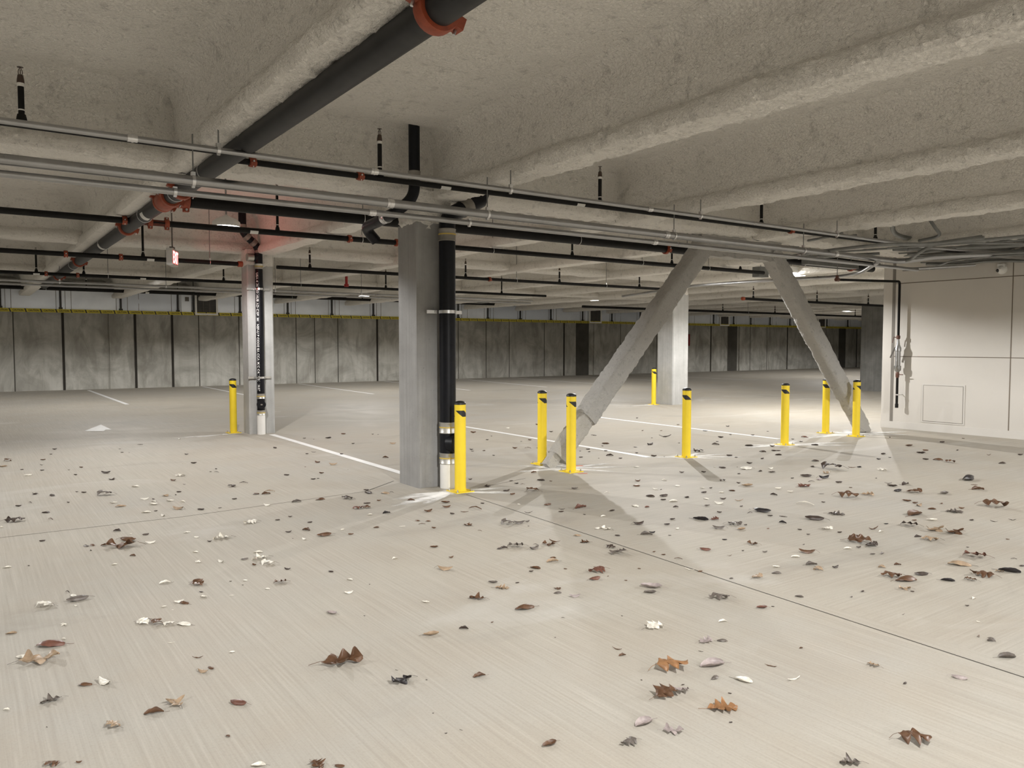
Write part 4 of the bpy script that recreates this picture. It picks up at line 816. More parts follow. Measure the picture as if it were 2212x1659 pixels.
# ---------------------------------------------------------------- fallen leaves
def leaf_verts(kind, seed):
    rd = random.Random(seed); nt = 30 if kind == 'o' else 14; nu = 5
    lob = rd.choice([3, 3, 4]); ph = rd.uniform(-0.3, 0.3); roll = {'o': rd.uniform(0.25, 0.8), 'v': rd.uniform(0.7, 1.9), 's': rd.uniform(0.9, 2.4), 't': rd.uniform(1.2, 2.6)}[kind]
    bend = rd.uniform(-0.5, 0.7); jit = [rd.uniform(0.55, 1.15) for _ in range(12)]; sk = rd.uniform(0.12, 0.3); tw = rd.uniform(-0.8, 0.8); asp = {'o': 0.34, 'v': 0.26, 's': 0.30, 't': 0.085}[kind] * rd.uniform(0.85, 1.15)
    vs = []
    for i in range(nt + 1):
        t = i / nt
        if kind == 'o':
            env = math.sin(PI * min(1, t * 0.93 + 0.07)) ** 0.55; qa = t * lob + 0.12; qb = t * lob + 0.12 + ph
            wdl = asp * env * (0.15 + 1.25 * jit[int(qa) % 6] * max(0.0, 1 - 2 * abs((qa % 1) - 0.55)) ** 0.8); wdr = asp * env * (0.15 + 1.25 * jit[6 + int(qb) % 6] * max(0.0, 1 - 2 * abs((qb % 1) - 0.55)) ** 0.8)
        else:
            wdl = wdr = asp * math.sin(PI * (0.04 + 0.92 * t)) ** (0.75 if kind != 's' else 0.45) * (1 + 0.16 * noise.noise(Vector((t * 4, seed, 0))))
        cz = bend * (t - 0.5) ** 2; cx = t - 0.5
        for j in range(-nu, nu + 1):
            u = j / nu; wd = wdr if u > 0 else wdl; r = roll * (1 + 0.5 * noise.noise(Vector((t * 2, seed * 1.7, 3)))); th = max(0.15, abs(r)); a = u * th
            sweep = 0.13 * abs(u) * (1 if kind == 'o' else 0)
            y = math.sin(a) * wd / th * 1.15; z = (1 - math.cos(a)) * wd / th * 1.15
            q = tw * (t - 0.5); y, z = y * math.cos(q) - z * math.sin(q), y * math.sin(q) + z * math.cos(q)
            z += cz + (sk * abs(u) ** 3 * noise.noise(Vector((t * 3, u, seed * 5.3))) * 1.6 if kind == 'o' else 0) + 0.035 * noise.noise(Vector((t * 6, u * 3, seed * 3.1)))
            vs.append(Vector((cx + sweep, y, z)))
    k = 2 * nu + 1
    fs = [(i * k + j, i * k + j + 1, (i + 1) * k + j + 1, (i + 1) * k + j) for i in range(nt) for j in range(2 * nu)]
    if seed % 2: vs = [Vector((v.x, -v.y, -v.z)) for v in vs]
    lo = min(v.z for v in vs); hi = max(v.z for v in vs); zs = 1.0 if hi - lo < 0.34 else 0.34 / (hi - lo)
    vs = [Vector((v.x, v.y, (v.z - lo) * zs + 0.004)) for v in vs]
    base = vs[nu]; stem = [base, base + Vector((-0.14, 0.02, -0.3 * (base.z - 0.01))), Vector((base.x - 0.30, base.y + rd.uniform(-0.1, 0.1), max(0.012, base.z * 0.3)))]
    return vs, fs, stem
LM = {}
NAMES = {'o': 'oak_leaf', 'v': 'curled_leaf', 's': 'leaf_scrap', 't': 'leaf_stalk'}
KN = {'o': 'lobed oak leaf', 'v': 'curled oval leaf', 's': 'leaf scrap', 't': 'slender rolled leaf'}
CN = {'b': 'brown', 'd': 'dark brown', 'p': 'pale', 't': 'tan', 'g': 'grey', 'r': 'reddish brown', 'k': 'blackish', 'l': 'lilac grey', 'o': 'orange brown'}
for kd in 'ovst':
    for sd in range(8 if kd == 'o' else 6):
        vs, fs, stem = leaf_verts(kd, sd + 11 * 'ovst'.index(kd)); mb = MB(); mb.add(vs, fs)
        me_o = mb.build(NAMES[kd], M['leafb'], smooth=True, world=False, fix=False); st = MB(); st.tube(path(stem, 0.05, 3), [0.007] * len(path(stem, 0.05, 3)), 5); so = st.build('stem', M['leafb'], smooth=True, world=False)
        LM[kd, sd] = (me_o.data, so.data); bpy.data.objects.remove(me_o); bpy.data.objects.remove(so)
DATA = """1.39,3.37,173,ob,732,1433 0.25,4.19,147,ot,81,1429 2.59,2.45,138,oo,1446,1445 2.85,1.48,106,ob,1973,1600 2.47,2.06,113,oo,1557,1532 0.93,6.26,188,ob,266,1181 2.37,2.27,108,ob,1434,1504 2.78,2.37,113,vl,1538,1437 0.32,4.38,114,vr,109,1395 1.54,3.03,92,ok,870,1472 2.13,2.15,82,vl,1391,1563 5.42,3.26,156,ob,1852,1172 7.64,3.29,191,ob,2146,1094 6.71,3.52,177,vb,1975,1112 0.68,3.36,81,ot,380,1523 5.71,2.56,137,or,2111,1204 4.78,2.55,123,vb,1959,1254 5.28,2.32,126,ob,2126,1245 2.52,1.52,70,og,1839,1648 3.56,2.98,112,og,1557,1293 8.93,4.11,209,vk,2091,1036 3.38,3.36,113,vl,1407,1270 2.53,3.49,104,vb,1132,1315 2.17,2.04,71,ol,1452,1580 8.40,5.39,219,od,1798,1013 4.79,2.64,118,ob,1928,1246 5.41,2.53,124,vt,2072,1221 3.34,3.80,118,or,1293,1234 6.96,4.31,173,ob,1830,1074 0.51,5.08,101,vg,166,1298 0.35,5.06,99,op,100,1310 2.90,2.86,91,op,1412,1358 0.27,3.69,73,og,116,1513 0.47,3.75,76,vp,227,1476 0.98,2.59,61,ob,686,1652 1.98,2.07,65,og,1361,1605 6.32,4.33,160,tp,1738,1089 6.31,2.99,135,ob,2063,1152 5.52,2.27,112,vk,2182,1235 3.99,1.64,82,vg,2178,1420 0.44,3.30,65,ot,248,1570 6.27,3.12,132,ot,2021,1146 0.32,7.67,136,od,30,1127 3.75,4.05,115,og,1336,1196 0.59,3.33,65,vb,333,1542 0.89,3.22,67,vr,515,1520 2.76,2.18,72,vp,1608,1471 2.46,2.26,69,ol,1475,1494 5.83,3.90,135,vd,1759,1123 2.95,2.06,71,tp,1715,1469 5.73,4.35,136,vk,1645,1106 7.71,4.06,154,ob,1973,1064 0.99,6.43,114,vb,276,1168 1.59,6.09,116,op,482,1163 1.65,5.36,105,op,564,1207 3.27,4.61,111,og,1115,1181 2.41,3.78,88,ob,1032,1294 2.97,2.58,75,ol,1522,1387 0.22,3.12,53,ob,114,1651 1.73,2.23,56,vb,1188,1609 5.90,3.42,118,tb,1888,1144 5.40,3.14,108,od,1884,1180 6.27,3.32,120,od,1968,1136 5.93,2.98,112,ot,2013,1167 6.16,3.92,123,og,1805,1111 7.09,3.38,125,og,2059,1107 3.73,5.90,126,tb,1026,1099 3.63,5.23,115,og,1098,1133 1.14,5.00,86,ob,425,1263 1.91,3.44,71,vt,931,1371 5.05,4.45,116,vk,1514,1123 4.85,3.30,96,vb,1742,1194 1.12,8.52,132,og,228,1070 5.13,4.17,110,og,1585,1133 0.80,4.41,71,ob,338,1347 2.55,4.40,88,vt,963,1231 7.10,4.89,135,or,1734,1051 4.07,3.12,82,ot,1636,1249 3.56,1.65,57,vl,2076,1466 1.92,6.49,106,op,543,1129 2.25,5.73,99,vb,701,1157 9.13,8.80,205,td,1437,944 4.67,6.29,129,ob,1153,1061 4.53,5.39,116,vr,1254,1097 3.58,4.56,96,tb,1199,1171 3.50,4.51,95,ob,1189,1177 0.74,4.46,68,op,305,1346 0.92,4.31,68,vp,398,1350 1.65,5.19,86,op,582,1219 2.63,3.87,78,ot,1082,1271 0.81,2.70,45,vp,558,1656 4.98,2.56,79,vd,1989,1242 4.55,3.01,77,ot,1766,1230 2.99,2.21,54,tb,1664,1440 2.98,6.98,112,od,753,1078 1.58,4.74,72,ob,607,1258 0.40,3.78,51,vb,186,1480 1.84,2.88,52,vb,1036,1461 3.21,3.68,72,vr,1286,1252 7.21,4.26,111,ot,1871,1069 8.40,3.77,115,vb,2112,1058 7.89,3.85,112,vg,2039,1067 4.99,2.40,71,vk,2047,1254 5.60,3.64,89,op,1786,1144 4.61,2.46,67,ot,1957,1273 3.38,1.94,51,ot,1889,1438 3.24,4.15,75,vt,1194,1213 3.30,3.29,66,vg,1404,1281 4.61,3.10,73,vg,1754,1220 6.65,5.24,112,vt,1613,1050 4.30,4.33,83,vg,1397,1155 1.62,4.03,59,vl,716,1326 1.55,7.41,94,vt,385,1100 2.49,7.78,105,tt,582,1062 2.88,6.51,94,or,774,1099 8.24,7.33,145,od,1507,976 7.55,5.97,124,vp,1612,1014 4.17,4.64,84,op,1310,1144 4.50,4.62,86,vd,1381,1133 4.92,4.15,84,vg,1552,1142 3.34,4.49,76,vg,1153,1186 4.74,3.67,78,ob,1629,1176 0.86,4.36,55,op,368,1349 0.20,4.29,50,vp,50,1419 0.87,3.81,49,tb,428,1421 3.85,3.48,69,tp,1491,1232 2.55,2.76,51,tb,1331,1403 0.85,3.63,47,vt,439,1453 7.74,5.07,116,vk,1779,1033 5.12,2.32,66,ob,2099,1254 3.62,2.74,57,vr,1644,1314 4.15,1.78,50,og,2141,1383 4.32,3.76,72,vr,1525,1189 5.14,4.38,84,or,1545,1123 1.00,4.67,57,vb,397,1303 3.05,4.09,65,vb,1156,1228 2.68,2.27,44,vg,1543,1464 7.67,5.25,110,vd,1740,1030 5.95,4.78,92,tt,1595,1082 3.72,5.21,81,vg,1122,1130 2.89,3.49,57,vl,1243,1289 8.07,4.34,101,vd,1956,1047 2.26,8.28,97,od,500,1051 3.34,5.39,76,ob,1013,1135 3.76,4.42,70,ob,1264,1172 3.81,4.20,68,od,1319,1184 0.99,5.14,58,vp,357,1260 3.05,2.54,46,vg,1558,1385 1.04,2.53,33,vb,734,1658 7.65,4.19,93,vk,1938,1061 5.04,4.02,73,vt,1602,1144 6.61,3.32,75,vp,2013,1124 5.42,5.41,86,vd,1405,1073 0.17,4.68,45,vt,25,1368 0.45,11.73,111,ob,16,996 1.59,8.13,85,vt,358,1072 1.98,9.27,98,op,391,1029 2.42,8.42,93,td,525,1044 1.15,7.83,80,vt,261,1094 0.58,7.59,74,tb,109,1122 3.26,7.13,87,vd,796,1066 2.20,5.98,70,vb,662,1146 5.54,5.35,85,vd,1434,1072 10.06,4.86,108,ob,2050,999 4.94,2.80,57,ot,1904,1225 1.11,6.25,62,vp,325,1173 2.53,7.12,79,vg,641,1084 3.65,6.29,78,vb,962,1086 5.43,5.12,79,vp,1455,1083 4.02,5.49,74,tg,1142,1108 0.48,5.28,50,td,148,1279 2.65,3.99,52,vg,1064,1259 2.09,3.42,44,vd,1002,1358 8.78,4.99,98,op,1906,1016 7.87,4.37,87,vd,1928,1051 4.25,3.11,54,vg,1677,1239 1.32,9.97,94,vd,229,1023 1.41,7.75,75,vp,332,1090 2.75,7.09,78,vb,691,1080 3.39,7.02,81,vt,831,1066 2.95,6.50,74,ob,791,1097 3.33,6.04,72,vb,925,1105 1.68,5.53,58,vp,558,1194 5.69,4.80,76,vp,1553,1089 3.99,3.71,56,tb,1466,1208 0.98,4.71,47,vp,385,1301 10.59,5.49,110,vd,1991,979 10.14,5.04,104,vb,2027,994 5.71,4.12,69,td,1692,1116 4.69,3.28,56,vp,1719,1204 1.29,7.42,70,vp,315,1107 3.58,5.84,70,tb,1004,1106 3.27,2.72,42,vp,1561,1343 7.11,3.69,72,vt,1987,1093 2.42,7.67,76,vb,576,1067 0.50,5.18,45,vp,160,1287 1.84,4.31,46,vp,753,1282 0.97,6.81,60,vd,252,1148 3.69,9.08,93,vt,719,1004 3.00,6.19,66,vk,836,1109 0.89,3.65,35,vb,456,1443 3.55,6.10,68,vb,964,1096 4.36,5.66,69,vb,1183,1091 8.68,5.32,89,tb,1839,1010 8.04,5.24,85,ot,1785,1023 5.19,3.20,53,vp,1830,1186 11.21,5.99,108,vb,1963,964 7.23,3.87,70,vb,1957,1083 4.68,2.97,49,vd,1805,1226 5.46,2.30,48,ot,2161,1235 3.96,2.74,43,vg,1727,1290 0.69,8.77,71,vd,114,1071 2.77,4.94,53,vb,939,1182 8.24,8.24,107,vd,1404,961 5.21,5.80,72,tp,1310,1065 4.98,5.16,66,vp,1372,1094 1.12,4.72,42,op,443,1289 0.40,4.67,38,op,138,1349 0.81,4.08,36,tp,372,1388 10.50,4.44,89,vd,2164,1001 7.06,3.55,64,vb,2013,1100 1.31,9.45,76,od,241,1036 1.44,8.84,73,vp,294,1052 0.49,8.50,65,tg,65,1086 0.57,7.91,61,vd,100,1108 0.71,6.42,51,vg,186,1181 3.05,5.64,58,tb,911,1132 4.42,6.76,73,od,1052,1051 3.17,4.63,51,vd,1088,1185 6.55,8.96,100,tb,1141,968 9.33,7.33,102,vd,1619,963 5.10,6.74,76,vd,1167,1038 5.60,4.38,61,td,1619,1108 3.84,4.61,54,vt,1247,1157 0.21,6.10,46,vp,16,1226 1.40,5.43,47,vp,476,1215 2.13,3.90,40,vp,917,1301 2.90,3.66,42,ob,1207,1272 2.85,3.60,42,vg,1204,1282 2.52,2.69,33,vb,1346,1417 8.78,5.88,87,vd,1761,996 5.51,3.98,57,vk,1690,1130 7.99,4.48,73,td,1919,1045 5.95,3.09,53,vd,1984,1160 4.76,2.14,40,vp,2104,1294 7.42,5.01,73,td,1754,1041 11.15,4.88,90,tb,2137,984 6.98,3.00,56,td,2148,1127 7.17,2.94,57,td,2186,1124 1.39,8.06,64,vp,312,1079 1.57,7.84,64,vp,366,1083 2.25,7.11,62,vp,577,1092 8.35,9.62,110,td,1282,941 1.55,5.40,46,vg,528,1209 7.59,5.64,77,vg,1668,1021 3.44,6.57,62,vb,888,1081 7.78,8.70,97,vb,1308,959 6.99,7.73,87,vd,1317,985 9.04,7.70,96,vg,1546,961 5.07,6.13,67,sg,1242,1057 4.35,5.44,59,td,1213,1100 0.38,11.21,78,vt,8,1008 0.56,8.95,63,od,76,1068 1.71,7.27,57,sd,435,1101 0.75,6.42,47,vb,199,1178 2.88,5.66,52,tp,869,1138 8.87,6.49,86,vd,1682,983 10.08,5.73,86,vd,1909,982 4.37,3.20,43,vp,1675,1225 5.08,2.77,43,vb,1940,1220 5.70,5.89,66,vb,1374,1051 7.38,6.18,75,vd,1561,1011 1.71,5.00,41,vd,623,1230 10.92,7.51,98,vr,1738,945 8.96,6.81,85,vd,1648,976 7.61,5.04,67,vl,1771,1036 6.47,4.78,61,vd,1670,1069 8.65,3.92,65,tb,2103,1048 5.87,2.39,42,td,2190,1208 1.12,8.04,56,vp,245,1087 1.38,7.19,52,vp,353,1115 3.60,9.36,76,vb,686,999 6.69,5.59,66,od,1561,1039 6.00,5.25,60,vd,1521,1064 4.67,5.13,54,vd,1321,1104 1.27,5.51,41,op,428,1215 10.18,6.83,87,vd,1760,962 0.58,10.29,66,sp,61,1028 1.84,9.00,63,vb,373,1039 0.94,5.94,41,vb,287,1201 1.41,6.44,46,vp,405,1151 5.20,10.50,87,vt,849,959 3.47,7.04,58,tg,846,1064 3.04,6.68,54,sd,794,1088 2.40,4.83,40,vp,855,1207 4.46,5.01,50,vp,1303,1116 4.12,4.70,47,vp,1290,1142 4.38,4.35,46,vk,1409,1151 3.16,4.63,42,vd,1086,1185 3.42,4.58,43,tg,1158,1177 0.79,4.50,31,tb,325,1339 1.95,4.55,37,vp,756,1253 0.11,3.70,24,vp,16,1533 0.82,6.37,41,vb,225,1178 4.48,9.26,73,vb,832,989 2.06,5.99,44,vd,624,1150 2.08,5.70,42,vp,658,1166 5.34,7.19,64,vb,1152,1022 6.30,5.15,56,vb,1581,1061 5.89,4.92,53,vd,1561,1079 4.68,4.48,46,vd,1439,1133 7.61,4.81,59,sd,1811,1043 5.87,3.34,44,vp,1904,1149 7.55,5.77,63,vd,1642,1018 6.77,4.95,55,sp,1681,1057 6.89,4.54,54,tg,1775,1068 5.26,2.98,38,vg,1906,1197 5.04,5.07,49,vr,1398,1096 3.30,4.22,37,vb,1195,1206 1.92,4.78,35,vd,717,1236 2.86,2.51,26,td,1515,1408 2.12,12.54,77,td,303,961 2.22,10.24,65,tp,397,1001 2.37,9.31,61,td,467,1021 1.44,7.90,49,vp,333,1084 1.13,6.54,41,sd,316,1156 1.32,5.79,37,vp,422,1193 4.69,11.72,83,sd,710,947 2.85,6.21,45,vp,798,1113 2.69,5.74,42,vb,813,1140 0.78,2.97,20,vb,489,1592 5.19,3.01,36,vg,1884,1197 7.19,3.77,48,sb,1976,1088 3.31,1.76,23,vd,1953,1476 4.39,6.26,51,sb,1107,1068 5.77,5.02,49,vp,1526,1078 5.52,4.79,47,sg,1527,1094 5.25,4.92,47,vd,1460,1096 4.85,4.58,43,sd,1453,1123 4.34,3.56,36,tb,1577,1201 9.16,6.78,68,vd,1672,974 7.81,5.82,59,vp,1665,1013 6.73,4.78,49,sp,1707,1063 4.62,3.48,35,vg,1652,1193 5.72,2.28,33,vd,2207,1223 4.16,2.23,27,tg,1951,1328 2.34,7.71,48,sb,554,1068 3.08,5.77,41,sb,904,1125 3.31,5.17,39,tb,1036,1148 2.73,4.63,34,vb,974,1205 7.41,7.34,65,sd,1412,986 8.27,6.81,65,sd,1575,985 6.59,6.81,59,vp,1376,1010 5.73,5.65,50,vp,1416,1057 5.67,5.17,47,sd,1483,1075 4.09,4.43,38,vd,1333,1158 0.80,5.77,33,vp,246,1220 1.26,4.66,29,tp,503,1286 0.89,4.67,28,vp,354,1312 1.02,3.79,24,vp,502,1408 0.30,3.08,17,sb,172,1648 5.64,4.20,40,vd,1664,1115 10.05,5.15,60,sd,2000,993 12.02,5.92,71,sd,2036,956 11.49,4.64,63,sd,2203,984 6.48,3.40,39,vb,1977,1125 0.77,11.09,57,td,89,1005 2.32,10.17,58,sd,419,1001 1.88,8.68,49,tg,397,1047 1.66,7.73,44,vp,395,1085 0.39,8.36,42,sd,39,1095 2.33,7.70,46,sg,553,1068 0.46,6.77,35,sd,92,1170 1.43,6.23,36,vp,424,1162 3.91,10.31,64,td,677,977 2.96,8.64,53,sd,619,1027 3.31,7.29,47,sd,792,1059 3.45,5.83,41,sd,978,1111 2.43,5.64,36,sb,758,1155 3.14,5.70,39,vb,924,1127 4.45,6.44,47,sd,1094,1061 6.95,11.05,78,sb,1022,935 9.79,8.24,74,sd,1556,946 4.80,6.66,49,tb,1129,1046 5.92,6.10,50,sb,1377,1040 6.20,5.98,51,vp,1435,1038 6.05,5.65,49,vp,1463,1050 5.40,5.22,44,sd,1433,1080 7.93,6.22,58,sd,1619,1002 6.17,5.42,48,vp,1517,1055 4.28,5.36,41,sd,1213,1106 3.81,5.22,39,vg,1139,1127 1.56,5.22,31,sb,548,1222 1.47,4.66,28,vp,577,1273 3.88,3.42,30,sb,1512,1234 8.34,5.62,54,sd,1755,1009 8.77,5.28,53,sk,1856,1010 10.90,5.59,62,sb,2000,974 7.30,3.41,40,sb,2078,1099 4.35,2.58,27,vd,1862,1278 0.96,8.76,44,sd,180,1065 3.61,11.01,63,sd,594,969 6.14,5.15,44,sp,1558,1065 4.64,4.33,36,vp,1464,1143 0.38,4.44,22,vp,135,1382 9.53,7.08,62,sd,1668,965 5.58,3.51,34,sd,1813,1151 1.74,8.26,42,sd,386,1064 3.33,8.54,48,sb,695,1023 3.06,5.46,34,sb,937,1141 9.42,10.99,78,sp,1272,917 6.38,9.04,60,sb,1112,969 6.95,6.09,48,sd,1521,1021 4.67,3.88,32,sk,1565,1167 1.41,4.91,26,vp,528,1254 3.92,3.20,26,vg,1580,1250 2.61,3.25,23,td,1215,1336 1.52,2.51,16,td,994,1579 10.38,7.20,64,sd,1730,954 8.40,6.39,54,sd,1647,992 5.28,3.17,30,sd,1854,1183 6.88,3.13,35,sd,2099,1124 3.29,2.26,20,vb,1732,1401 0.82,11.58,52,sb,92,994 2.09,7.58,39,sd,506,1079 0.23,7.47,33,sp,3,1140 3.11,8.22,45,sd,677,1036 2.32,6.22,34,sd,670,1129 5.39,4.54,36,sd,1553,1108 1.57,3.15,19,td,856,1448 5.10,12.10,65,sb,742,938 2.13,6.46,33,sd,600,1124 10.32,9.02,68,sd,1523,931 6.73,6.22,46,sd,1472,1022 1.13,4.83,24,sd,434,1279 2.98,4.04,26,sd,1147,1236 9.23,6.76,55,sd,1682,974 6.17,3.47,32,sk,1914,1132 1.48,6.04,28,sd,452,1171 3.18,6.72,35,sb,818,1082 5.41,3.75,29,sd,1727,1145 7.37,3.62,34,sb,2033,1089 4.15,1.84,19,sb,2111,1375 1.04,12.65,49,sd,118,971 1.14,10.59,42,sb,175,1011 2.26,6.52,30,sd,628,1117 4.50,7.22,38,sd,1015,1036 7.84,11.33,62,sp,1097,925 8.60,11.47,64,sb,1161,918 7.16,8.37,49,sd,1270,971 6.93,7.46,45,sd,1340,991 4.77,6.73,37,sk,1116,1045 4.43,6.45,35,sd,1091,1061 6.71,5.40,37,sd,1595,1044 5.76,4.60,32,sd,1602,1094 3.98,3.84,25,sb,1433,1199 2.77,3.90,22,sd,1119,1259 5.32,3.61,27,sg,1746,1155 9.57,5.50,44,sk,1897,993 11.29,5.35,48,sd,2068,973 0.74,10.60,38,sd,91,1017 1.02,10.02,37,sd,163,1027 2.43,11.04,44,sd,403,983 4.14,9.89,44,sd,738,982 3.91,6.06,30,sd,1043,1088 2.44,5.83,26,sp,740,1145 5.80,9.27,46,sd,1018,972 8.09,10.41,55,sd,1190,933 6.57,7.82,43,sd,1256,989 4.82,6.90,35,sd,1103,1039 6.24,5.37,34,sd,1535,1055 5.19,4.10,27,sd,1610,1135 3.98,3.93,23,sb,1413,1193 7.44,5.26,35,sd,1712,1034 6.53,4.28,30,sd,1778,1086 4.59,2.41,19,sd,1971,1278 4.59,2.10,18,sd,2090,1310 7.12,9.69,47,sb,1145,951 7.87,8.16,44,sd,1373,966 11.21,9.28,55,sd,1572,922 5.16,6.64,33,sb,1190,1040 7.20,5.79,35,sd,1597,1024 3.20,3.96,20,sb,1221,1230 2.51,2.30,13,sd,1473,1480 2.61,2.13,13,sd,1577,1499 2.41,1.96,12,sd,1580,1561 10.46,8.15,48,sd,1627,941 6.42,2.66,22,sb,2178,1166 4.37,1.94,16,sp,2115,1345 2.74,12.91,45,sp,387,949 2.43,9.56,35,sd,466,1013 1.46,8.02,28,sd,332,1079 0.78,8.30,27,sd,147,1086 1.37,7.43,26,sd,338,1105 1.87,7.25,26,sd,476,1097 0.72,6.26,21,sd,194,1190 3.77,10.18,39,sd,664,981 7.25,8.10,40,sd,1309,975 4.72,10.84,42,sd,763,959 5.89,9.09,39,sb,1045,974 6.85,8.48,39,sd,1222,973 7.45,7.70,38,sd,1376,979 4.16,5.83,26,sp,1121,1090 0.49,4.97,16,sp,165,1309 3.60,3.69,18,sb,1381,1229 7.44,4.57,28,sb,1837,1054 5.24,3.92,22,sr,1657,1142 4.20,2.56,16,sd,1842,1291 0.55,10.81,30,sd,47,1015 4.37,11.91,40,sd,657,947 6.60,10.09,40,sd,1052,951 5.73,9.13,35,sd,1021,975 5.74,8.62,34,sd,1067,984 7.01,8.17,35,sd,1273,976 8.22,6.66,34,sd,1590,989 4.37,5.15,22,sd,1262,1112 4.43,4.21,20,sd,1448,1157 4.52,3.59,18,sd,1604,1190 2.26,3.41,14,sb,1063,1346 3.35,3.55,16,sb,1352,1255 10.53,7.45,38,sd,1712,949 3.69,2.72,14,sd,1667,1310 0.95,12.10,31,sd,109,982 1.76,11.76,32,sd,263,978 0.91,8.86,23,sd,166,1063 1.68,8.12,23,sd,379,1070 1.04,6.64,18,sp,281,1154 6.68,8.90,33,sd,1162,968 9.48,9.66,40,sb,1388,931 9.75,9.49,40,sb,1429,931 10.73,10.02,43,sb,1465,918 10.23,8.41,38,sd,1577,939 9.32,7.91,35,sd,1550,955 11.02,11.39,47,sd,1376,904 0.33,6.06,16,sd,64,1223 1.46,2.52,9,sd,962,1586 12.00,6.72,35,sd,1923,945 8.19,4.73,24,sd,1894,1034 9.85,5.51,29,sd,1922,989 12.79,5.98,35,sb,2080,948 5.93,2.72,16,sd,2089,1183 3.17,8.23,23,sd,688,1034 8.73,8.13,31,sd,1466,957 7.35,6.27,25,sp,1545,1010 1.33,4.94,13,sd,498,1257 3.32,3.68,13,sb,1314,1246 5.03,3.45,15,sd,1735,1177 1.80,12.20,26,sd,259,970 2.32,9.38,22,sd,454,1020 5.48,11.80,31,sd,805,939 7.57,8.53,27,sd,1302,964 6.95,8.29,26,sd,1253,975 5.77,5.61,19,sd,1427,1058 0.92,4.59,10,sp,371,1318 0.23,3.44,7,sd,103,1571 1.63,2.98,8,sd,924,1469 2.40,2.44,8,sd,1388,1470 1.84,11.70,24,sd,280,978 11.15,8.38,29,sd,1659,932 1.00,10.47,19,sd,148,1016 6.93,10.47,26,sd,1062,943 6.92,9.64,25,sd,1126,954 8.86,8.82,26,sd,1409,947 3.72,5.08,13,sd,1141,1137 1.37,4.82,10,sd,524,1265 1.75,3.89,9,sd,789,1331 2.87,3.91,10,sp,1143,1253 2.89,3.09,9,sd,1342,1331 1.50,2.69,7,sd,936,1540 5.55,11.74,23,sd,816,939 3.35,9.11,17,sr,660,1009 6.71,7.63,18,sd,1294,990 7.51,7.25,18,sd,1434,987 7.59,6.13,17,sd,1592,1009 2.01,4.39,9,sd,798,1263 2.40,3.05,7,sd,1199,1379 4.45,11.72,18,sd,677,949 2.02,5.78,9,sd,632,1164 3.69,8.63,11,sd,752,1015"""
rows = [r.split(',') for r in DATA.split()]
def region(px, py):
    j1 = 1068 + (px - 1000) * 0.3276; j2 = 1152 - px * 0.113
    if px < 863 and py < j2:
        if px < 300: return 'beyond the joint at far left'
        return 'beyond the joint before the pale column' if px < 560 else 'beside the parking line left of the nearest column'
    if px < 1000 and py < 1270:
        if py < 1130 + (1000 - px) * 0.02 and px > 700: return 'on the dusty floor at the nearest column foot'
        return 'just before the thin joint at left' if px < 420 else ('before the thin joint, left of the nearest column' if px < 700 else 'in front of the nearest column and bollard')
    if py < j1 or px < 1000 and py < 1000:
        if px < 1240: return 'between near bollard and left brace foot' if py < 1075 else 'in the near column shadow beyond the sawn joint'
        if px < 1480: return 'between left brace foot and lone bollard' if py < 1030 else ('in front of the left brace bollards' if py < 1120 else 'just beyond the middle of the sawn joint')
        if px < 1700: return 'around the lone bollard' if py < 1030 else ('in front of the lone bollard' if py < 1110 else 'beyond the sawn joint below the lone bollard')
        if px < 1960: return 'near the right brace foot' if py < 1000 else ('in front of the right brace arm' if py < 1080 else ('well before the right brace arm' if py < 1160 else 'just beyond the sawn joint, right of centre'))
        return 'in front of the board wall' if py < 1010 else ('well before the board wall' if py < 1090 else ('at the right edge, mid floor' if py < 1200 else 'just beyond the right end of the sawn joint'))
    if py < 1180: return 'before the sawn joint near the near bollard'
    if px < 300: return 'on the broomed floor at far left' if py < 1420 else 'in the lower left corner'
    if px < 560: return 'on the broomed floor left of centre' if py < 1420 else 'low on the floor, left of centre'
    if px < 1000: return 'on the broomed floor at centre' if py < 1420 else 'low on the floor near centre'
    if px < 1320: return 'just before the sawn joint at centre' if py < 1290 else ('centre floor well before the sawn joint' if py < 1420 else 'at the bottom, centre')
    if px < 1640: return 'before the sawn joint, right of centre' if py < 1400 else 'low on the floor, right of centre'
    return 'under the right part of the sawn joint' if py < 1560 else 'in the lower right corner'
ORD = ['leftmost', 'second from left', 'third from left', 'fourth from left', 'fifth from left', 'sixth from left', 'seventh from left', 'eighth from left', 'ninth from left', 'tenth from left', 'eleventh from left', 'twelfth from left', 'thirteenth from left', 'fourteenth from left']
NB = 300
boxes = []   # bollard plates and leaves already down: keep leaves clear of them
def size_word(mm): return 'tiny ' if mm < 35 else ('small ' if mm < 70 else ('' if mm < 130 else 'large '))
cl = {}
for i, r in enumerate(rows[:NB]): cl.setdefault((region(float(r[4]), float(r[5])), r[3]), []).append(i)
LAB = {}
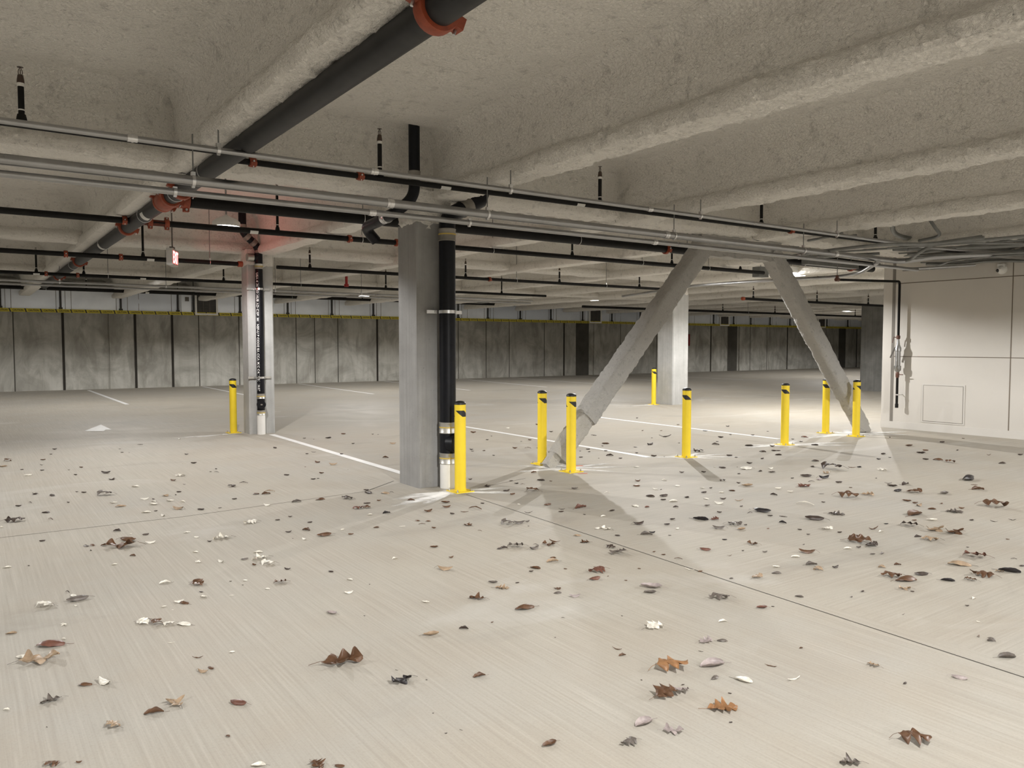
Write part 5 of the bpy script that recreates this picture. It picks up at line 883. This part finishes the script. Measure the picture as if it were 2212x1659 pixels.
for (rg, tc), ids in cl.items():
    ids.sort(key=lambda i: float(rows[i][4])); kn = KN[tc[0]]; cn = CN[tc[1]]
    for k, i in enumerate(ids):
        LAB[i] = f'{cn} {kn} {rg}' if len(ids) == 1 else f'{cn} {kn}, {ORD[k]} {rg}'
rl = random.Random(5); put = []; lit = MB()
plates = [(b_[0], b_[1], 0.16) for b_ in BOL] + [(4.0, 7.25, 0.36), (5.85, 7.4, 0.22), (12.4, 7.4, 0.2)]
for i, r in enumerate(rows):
    x, y, wm, tc = float(r[0]), float(r[1]), float(r[2]) / 1000, r[3]
    kd, cc_ = tc[0], tc[1]; s = wm * {'o': 1.0, 'v': 1.12, 's': 1.15, 't': 1.0}[kd]
    for (ax, ay, ar) in plates + put:
        dx, dy = x - ax, y - ay; dd_ = math.hypot(dx, dy); need = ar + s * 0.36
        if dd_ < need: k = need / max(dd_, 1e-3); x, y = ax + dx * k, ay + dy * k
    put.append((x, y, s * 0.36)) if i < NB else None
    sd = rl.randrange(8 if kd == 'o' else 6); az = -YAW + rl.uniform(-0.75, 0.75) + (PI if rl.random() < 0.5 else 0)
    if i < NB:
        me, sme = LM[kd, sd]
        if kd == 's' : sz = (s, s, s * 0.9)
        else: sz = (s, s, s)
        has = kd in 'ov' and i < 150
        o = bpy.data.objects.new(NAMES[kd], me); C.objects.link(o); o.location = (x, y, 0.0); o.rotation_euler = (0, 0, az); o.scale = sz
        o.material_slots[0].link = 'OBJECT'; o.material_slots[0].material = M['leaf' + cc_]
        tag(o, LAB[i], 'leaf', 'fallen leaves on the concrete floor', 'thing')
        if has:
            c = bpy.data.objects.new('stem', sme); C.objects.link(c); c.parent = o; c.material_slots[0].link = 'OBJECT'; c.material_slots[0].material = M['leaf' + ('d' if cc_ in 'pt' else cc_)]
    else:
        me, _ = LM[kd, sd]; R = Matrix.Rotation(az, 3, 'Z'); lit.cur = list(LEAFC).index(cc_)
        lit.add([R @ (v.co * s) + Vector((x, y, 0.001)) for v in me.vertices], [tuple(p.vertices) for p in me.polygons])
lo_ = lit.build('leaf_litter', [M['leaf' + k] for k in LEAFC], smooth=True, fix=False); tag(lo_, 'tiny leaf crumbs scattered over the concrete floor', 'leaf litter', kind='stuff')
